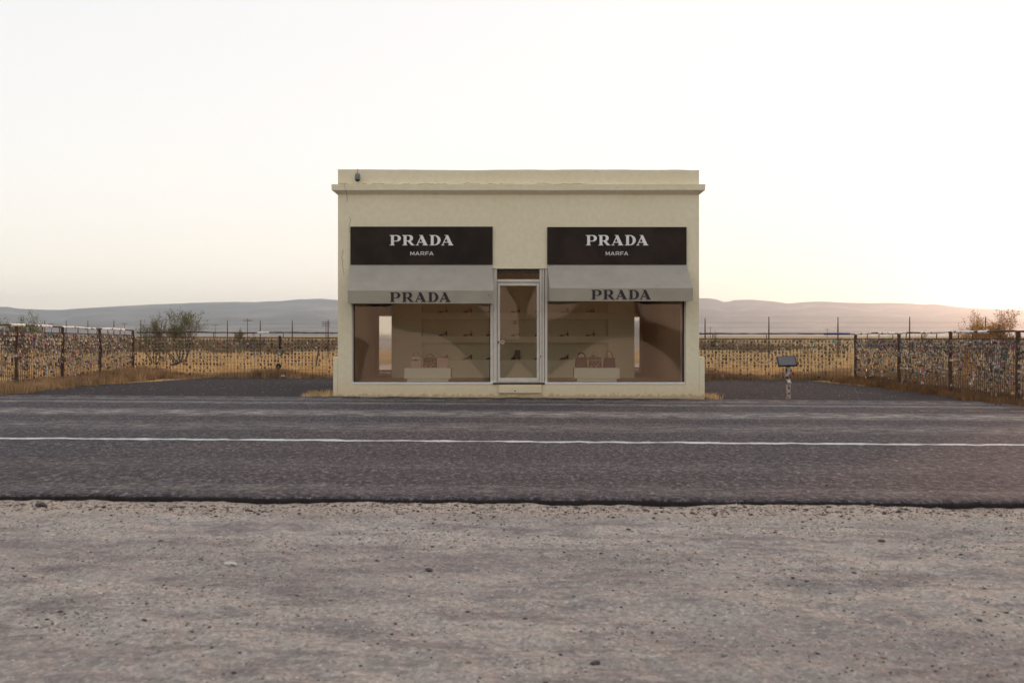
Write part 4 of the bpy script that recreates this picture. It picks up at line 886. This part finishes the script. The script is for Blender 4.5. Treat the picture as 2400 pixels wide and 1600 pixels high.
def pole(px_, top, dist, arms, label):
    x = PX(px_, dist); zt = PZ(top, dist); T = thing('utility_pole', label, 'utility pole', (x, dist, 0), 'far utility poles on the plain')
    mb = MB(); mb.tube([(x, dist, -.5), (x, dist, zt)], [.17, .11], 6); mb.build('pole', M['wood'], T)
    for a in arms: mb = MB(); hw = 1.3; mb.box(x - hw, x + hw, dist - .12, dist - .0, PZ(a, dist) - .1, PZ(a, dist) + .1); mb.build('crossarm', M['wood'], T)
pole(580, 746, 330, [751], 'utility pole with one crossarm, tallest of those left of the shop')
pole(764, 753, 360, [755, 759, 763], 'utility pole with several crossarms just left of the shop')
pole(504.5, 761, 560, [761.5], 'thin far utility pole right of the leafy bush at left')
pole(121, 757, 450, [759], 'far utility pole near the left end of the ridge')
pole(292, 758, 480, [758.5], 'far utility pole left of the leafy bush')
pole(1665, 766, 560, [767], 'far utility pole just right of the shop')
pole(1939, 771, 600, [772], 'far utility pole behind the blue tube on the right')

# ------------------------------------------------------------------ grass, scrub and bushes
def tufts(name, P, h, per, mat, label, spread=.10, wid=.006, lean=.35):
    n = len(P); k = per; B = np.repeat(P, k, 0); hh = np.repeat(h, k) * rng.uniform(.55, 1.1, n * k)
    a = rng.random(n * k) * 6.283; rr = spread * np.sqrt(rng.random(n * k)); B = B + np.stack([rr * np.cos(a), rr * np.sin(a), 0 * a], -1)
    b = rng.random(n * k) * 6.283; ln = np.abs(rng.normal(0, lean, n * k)) * hh; dx, dy = np.cos(b) * ln, np.sin(b) * ln
    wv = wid * rng.uniform(.6, 1.5, n * k); c = rng.random(n * k) * 3.14; wx, wy = np.cos(c) * wv, np.sin(c) * wv
    z0 = B[:, 2] - .03
    p0 = np.stack([B[:, 0] - wx, B[:, 1] - wy, z0], -1); p1 = np.stack([B[:, 0] + wx, B[:, 1] + wy, z0], -1)
    m0 = np.stack([B[:, 0] + dx * .4 + wx * .8, B[:, 1] + dy * .4 + wy * .8, z0 + hh * .6], -1); m1 = np.stack([B[:, 0] + dx * .4 - wx * .8, B[:, 1] + dy * .4 - wy * .8, z0 + hh * .6], -1)
    t0 = np.stack([B[:, 0] + dx, B[:, 1] + dy, z0 + hh], -1)
    V = np.stack([p0, p1, m0, m1, t0], 1).reshape(-1, 3); i = np.arange(n * k) * 5
    Fq = np.concatenate([np.stack([i, i+1, i+2], -1), np.stack([i, i+2, i+3], -1), np.stack([i+3, i+2, i+4], -1)])
    o = np_mesh(name, V, Fq, mat, nv=3, kind='stuff'); o['label'] = label; return o
def gpts(n, xf, yf):
    x = xf(n); y = yf(n); return np.stack([x, y, gz(x, y) - .04], -1)
n = 6500; y = 34.9 + 42 * rng.random(n) ** 1.6; x = rng.uniform(-.56, .56, n) * y
P = np.stack([x, y, gz(x, y) - .05], -1); tufts('dry_grass', P, .16 + .16 * rng.random(n) + .1 * fbm(x * .3, y * .3, 2), 22, M['grass'], 'golden dry grass growing on the plain behind the fences', .22, .008)
# browner tall grass along the fences
n = 1500; x = np.concatenate([rng.normal(FXL + .25, .32, n)]); y = rng.uniform(22.5, 34.6, n); P = np.stack([x, y, gz(x, y) - .04], -1)
hgt = (.16 + .20 * rng.random(n)) * (1 + .6 * fbm(x * 0, y * .8, 2))
n2 = 1500; x2 = rng.normal(FXR + .15, .35, n2); y2 = rng.uniform(21.0, 33.6, n2); P2 = np.stack([x2, y2, gz(x2, y2) - .04], -1)
n3 = 3200; x3 = rng.uniform(FXL, FXR, n3); y3 = rng.normal(34.75, .30, n3); P3_ = np.stack([x3, y3, gz(x3, y3) - .04], -1)
h3 = (.12 + .20 * rng.random(n3)) * (1 + 1.2 * fbm(x3 * .7, y3 * 0, 2))
tufts('tall_grass', np.vstack([P, P3_]), np.concatenate([hgt, h3]), 24, M['grass_brown'], 'tan dry grass crowding the foot of the left and back fences', .12, .006, .3)
n = 1500; x = rng.uniform(FXR + .3, 19, n); y = rng.uniform(21.0, 38, n); P4 = np.stack([x, y, gz(x, y) - .05], -1)
tufts('brown_grass', P4, .22 + .25 * rng.random(n), 24, M['grass_brown'], 'brown dry grass standing outside the right hand fence', .22, .008, .35)
M['grass_dark'] = simple('dark_brown_grass', (0.20, 0.105, 0.045), 0.9, 0.3, 1.6)
tufts('low_brown_grass', P2, .09 + .15 * rng.random(n2), 24, M['grass_dark'], 'low dark brown grass under the right hand fence', .12, .006, .4)
n = 60; x = np.concatenate([rng.uniform(-4.35, XL - .15, 45), rng.uniform(XR + .14, 4.4, 32)]); y = rng.uniform(23.75, 25.2, 77); P = np.stack([x, y, gz(x, y) - .03], -1)
tufts('corner_grass', P, np.full(77, .13) * rng.uniform(.5, 1.3, 77), 18, M['grass'], 'small tufts of golden grass at the corners of the shop', .09, .004, .6)
# low scrub on the plain
n = 1500; y = 110 + 260 * rng.random(n) ** 1.4; x = rng.uniform(-.52, .52, n) * y; keep = (fbm(x * .02, y * .02, 3) > -.08); x, y = x[keep], y[keep]
P = np.stack([x, y, gz(x, y) - .1], -1); tufts('scrub', P, .35 + .5 * rng.random(len(x)), 14, M['scrub'], 'low brown scrub scattered over the far plain', .8, .07, .6)
x = np.concatenate([rng.uniform(-38, -15, 420), rng.uniform(17, 24, 130)]); y = np.concatenate([rng.normal(116, 17, 420).clip(80, 180), rng.normal(114, 14, 130)]); P = np.stack([x, y, gz(x, y) - .05], -1)
tufts('brush', P, .5 + .5 * rng.random(len(x)), 34, M['scrub'], 'grey brown brush on the plain behind the back fence', .6, .016, .5)

def bush(label, px_, dist, top_py, spread_px, n_main, leaf_mat, leaf_n, seed, lean=0.0, leafsize=.03, bare=.25, density=1.0, zb=None):
    r = random.Random(seed); x0 = PX(px_, dist); z0 = float(gz(x0, dist)) - .08; H = PZ(top_py, dist) - z0; W = spread_px * dist / F / 2
    T = thing('mesquite_bush', label, 'bush', (x0, dist, z0))
    mb = MB(); tips = []
    def grow(p, d, l, rad, lv):
        pts = [p]; rs_ = [rad]; q = p.copy(); dd = d.copy(); k = 3 if lv < 3 else 2
        for s_ in range(k):
            dd = (dd + Vector((r.gauss(0, .16), r.gauss(0, .16), r.gauss(.03, .10)))).normalized(); q = q + dd * l / k; pts.append(q.copy()); rs_.append(max(.0052 * dist / 45, rad * (1 - .45 * (s_ + 1) / k)))
            if lv >= 2: tips.append((q.copy(), dd.copy(), lv))
        mb.tube(pts, rs_, 5 if lv < 2 else 3, cap=False)
        if lv < 4:
            for _ in range(3 if lv < 3 else r.choice([2, 3])):
                a = r.uniform(0, 6.283); sp = r.uniform(.35, .85); side = dd.orthogonal().normalized(); side = Matrix.Rotation(a, 3, dd) @ side
                grow(q if r.random() < .6 else pts[-2], (dd + side * sp + Vector((0, 0, .12))).normalized(), l * r.uniform(.55, .85), rs_[-1] * .8, lv + 1)
    for k in range(n_main):
        a = r.uniform(0, 6.283); fx = (k + .5) / n_main * 2 - 1; tx = fx * W * .85 + lean * W; tz = H * (0.56 - .22 * fx * fx + r.uniform(-.07, .07))
        d = Vector((tx, math.sin(a) * W * .35, tz)); grow(Vector((x0 + fx * .12, dist, z0)), d.normalized(), d.length * .5, .030 * max(.6, H / 2), 0)
    mx = max(p.z for p, _, _ in tips); sc = (z0 + H - z0) / (mx - z0)
    mb.v = [(x0 + (v[0] - x0) * (1 if True else 1), v[1], z0 + (v[2] - z0) * sc) for v in mb.v]
    xs_ = [p.x for p, _, _ in tips]; kx = 2 * W / (max(xs_) - min(xs_)); mb.v = [(x0 + (v[0] - x0) * kx, v[1], v[2]) for v in mb.v]
    mb.build('branches', M['bark'], T)
    tp_ = np.array([(x0 + (p.x - x0) * kx, p.y, z0 + (p.z - z0) * sc) for p, _, _ in tips]); kp = rng.random(len(tp_)) > bare; tp_ = tp_[kp]
    clump = fbm(tp_[:, 0] * 3 + seed, tp_[:, 2] * 3, 2); tp_ = tp_[clump > -.22]
    m = int(leaf_n); idx = rng.integers(0, len(tp_), m); C = tp_[idx] + rng.normal(0, .055 * max(1, H / 2), (m, 3)) * np.array([1, 1, .8])
    u = rng.normal(0, 1, (m, 3)); u /= np.linalg.norm(u, axis=1)[:, None]; v = np.cross(u, rng.normal(0, 1, (m, 3))); v /= np.linalg.norm(v, axis=1)[:, None]
    s1 = leafsize * rng.uniform(.6, 1.4, m)[:, None]; s2 = s1 * .38
    V = np.stack([C - u * s1, C + v * s2, C + u * s1, C - v * s2], 1).reshape(-1, 3); i = np.arange(m) * 4
    np_mesh('foliage', V, np.stack([i, i + 1, i + 2, i + 3], -1), leaf_mat, parent=T, kind='stuff')
bush('open leafy mesquite bush behind the back fence, green twigs against the blue hill', 425, 50, 717, 162, 8, M['leaf'], 5000, 3, -.1, .034, .25)
bush('thin twiggy bush just left of the leafy mesquite', 362, 48, 733, 90, 7, M['leaf'], 1300, 5, 0, .03, .4)
bush('mesquite bush behind the side fence at the far left edge', 62, 38, 729, 100, 6, M['leaf'], 4500, 11, -.1)
bush('low green bush cut by the left edge of the view', 8, 40, 745, 60, 4, M['leaf'], 2000, 12, 0)
bush('small dark bush peeping over the back fence, left of the shop', 563, 70, 766, 40, 4, M['leaf'], 900, 8, 0, .035)
bush('low shrub over the back fence between small bush and shop', 597, 72, 778, 50, 4, M['leaf'], 700, 9, 0, .035)
bush('large orange-lit mesquite bush behind the right fence', 2325, 30.5, 722, 215, 12, M['leaf_backlit'], 22000, 33, 0, .022, .3)
bush('small bare twiggy bush left of the large one at right', 2160, 44, 775, 65, 4, M['leaf_backlit'], 260, 23, 0, .022, .6)
bush('tiny green shrub showing over the back fence just right of the shop', 1675, 64, 776, 22, 3, M['leaf'], 420, 25, 0, .035)

# ------------------------------------------------------------------ lectern sign on a stickered post
yl = 24.15; bx = PX(1847, yl)
LS = thing('lectern_sign', 'small slanted dark information plaque on a sticker-covered post right of the shop', 'sign', (bx, yl, float(gz(bx, yl))))
q = [(PX(1819.5, yl + .1), yl + .1, PZ(835.3, yl + .1)), (PX(1863.5, yl + .1), yl + .1, PZ(833, yl + .1)), (PX(1869.5, yl - .12), yl - .12, PZ(855.8, yl - .12)), (PX(1825, yl - .12), yl - .12, PZ(857.5, yl - .12))]
Q = [Vector(a) for a in q]; nn = (Q[1] - Q[0]).cross(Q[3] - Q[0]).normalized(); nn = -nn if nn.y > 0 else nn
mb = MB(); mb.add(Q + [a - nn * .03 for a in Q], [(0, 1, 2, 3), (7, 6, 5, 4), (0, 4, 5, 1), (1, 5, 6, 2), (2, 6, 7, 3), (3, 7, 4, 0)]); mb.build('plaque_frame', M['dark'], LS)
c_ = sum(Q, Vector()) / 4; q2 = [c_ + (a - c_) * .88 + nn * .004 for a in Q]; mb = MB(); mb.add(q2, [(0, 1, 2, 3)]); mb.build('plaque_face', simple('plaque_grey', (0.115, 0.11, 0.115), .5, .05), LS)
pm, pt, pp = nodes('stickered_post'); vo = N(pt, 'ShaderNodeTexVoronoi'); vo.inputs['Scale'].default_value = 17; pt.links.new(pos(pt, (1, 1, .7)), vo.inputs['Vector']); sc2 = N(pt, 'ShaderNodeSeparateColor'); pt.links.new(vo.outputs['Color'], sc2.inputs[0])
cr = ramp(pt, sc2.outputs[0], [(0.0, (.42, .40, .37)), (.35, (.24, .07, .045)), (.45, (.40, .35, .31)), (.66, (.06, .045, .04)), (.8, (.28, .17, .13)), (.92, (.36, .33, .30))]); pt.nodes[-1]
for nd in pt.nodes:
    if nd.type == 'VALTORGB': nd.color_ramp.interpolation = 'CONSTANT'
pt.links.new(cr, pp.inputs['Base Color']); pp.inputs['Roughness'].default_value = .6
mb = MB(); zt = PZ(857, yl); zb = float(gz(bx, yl)) - .05; pts_ = [(bx + rng.normal(0, .004), yl, zb + (zt - zb) * k / 10) for k in range(11)]; mb.tube(pts_, [.052 * (1 + rng.normal(0, .09)) for _ in pts_], 10); mb.build('post', pm, LS)
mb = MB()
for k in range(14):
    z = zb + .08 + (zt - zb - .14) * random.random(); a = random.uniform(-math.pi, 0); x = bx + .055 * math.cos(a); y = yl + .055 * math.sin(a); s = random.uniform(.012, .03)
    mb.box(x - s, x + s, y - .006, y + .004, z - s, z + s, random.randrange(6))
mb.build('sticker', [LOCKM[0], LOCKM[13], M['letter'], LOCKM[4], LOCKM[5], LOCKM[7]], LS)
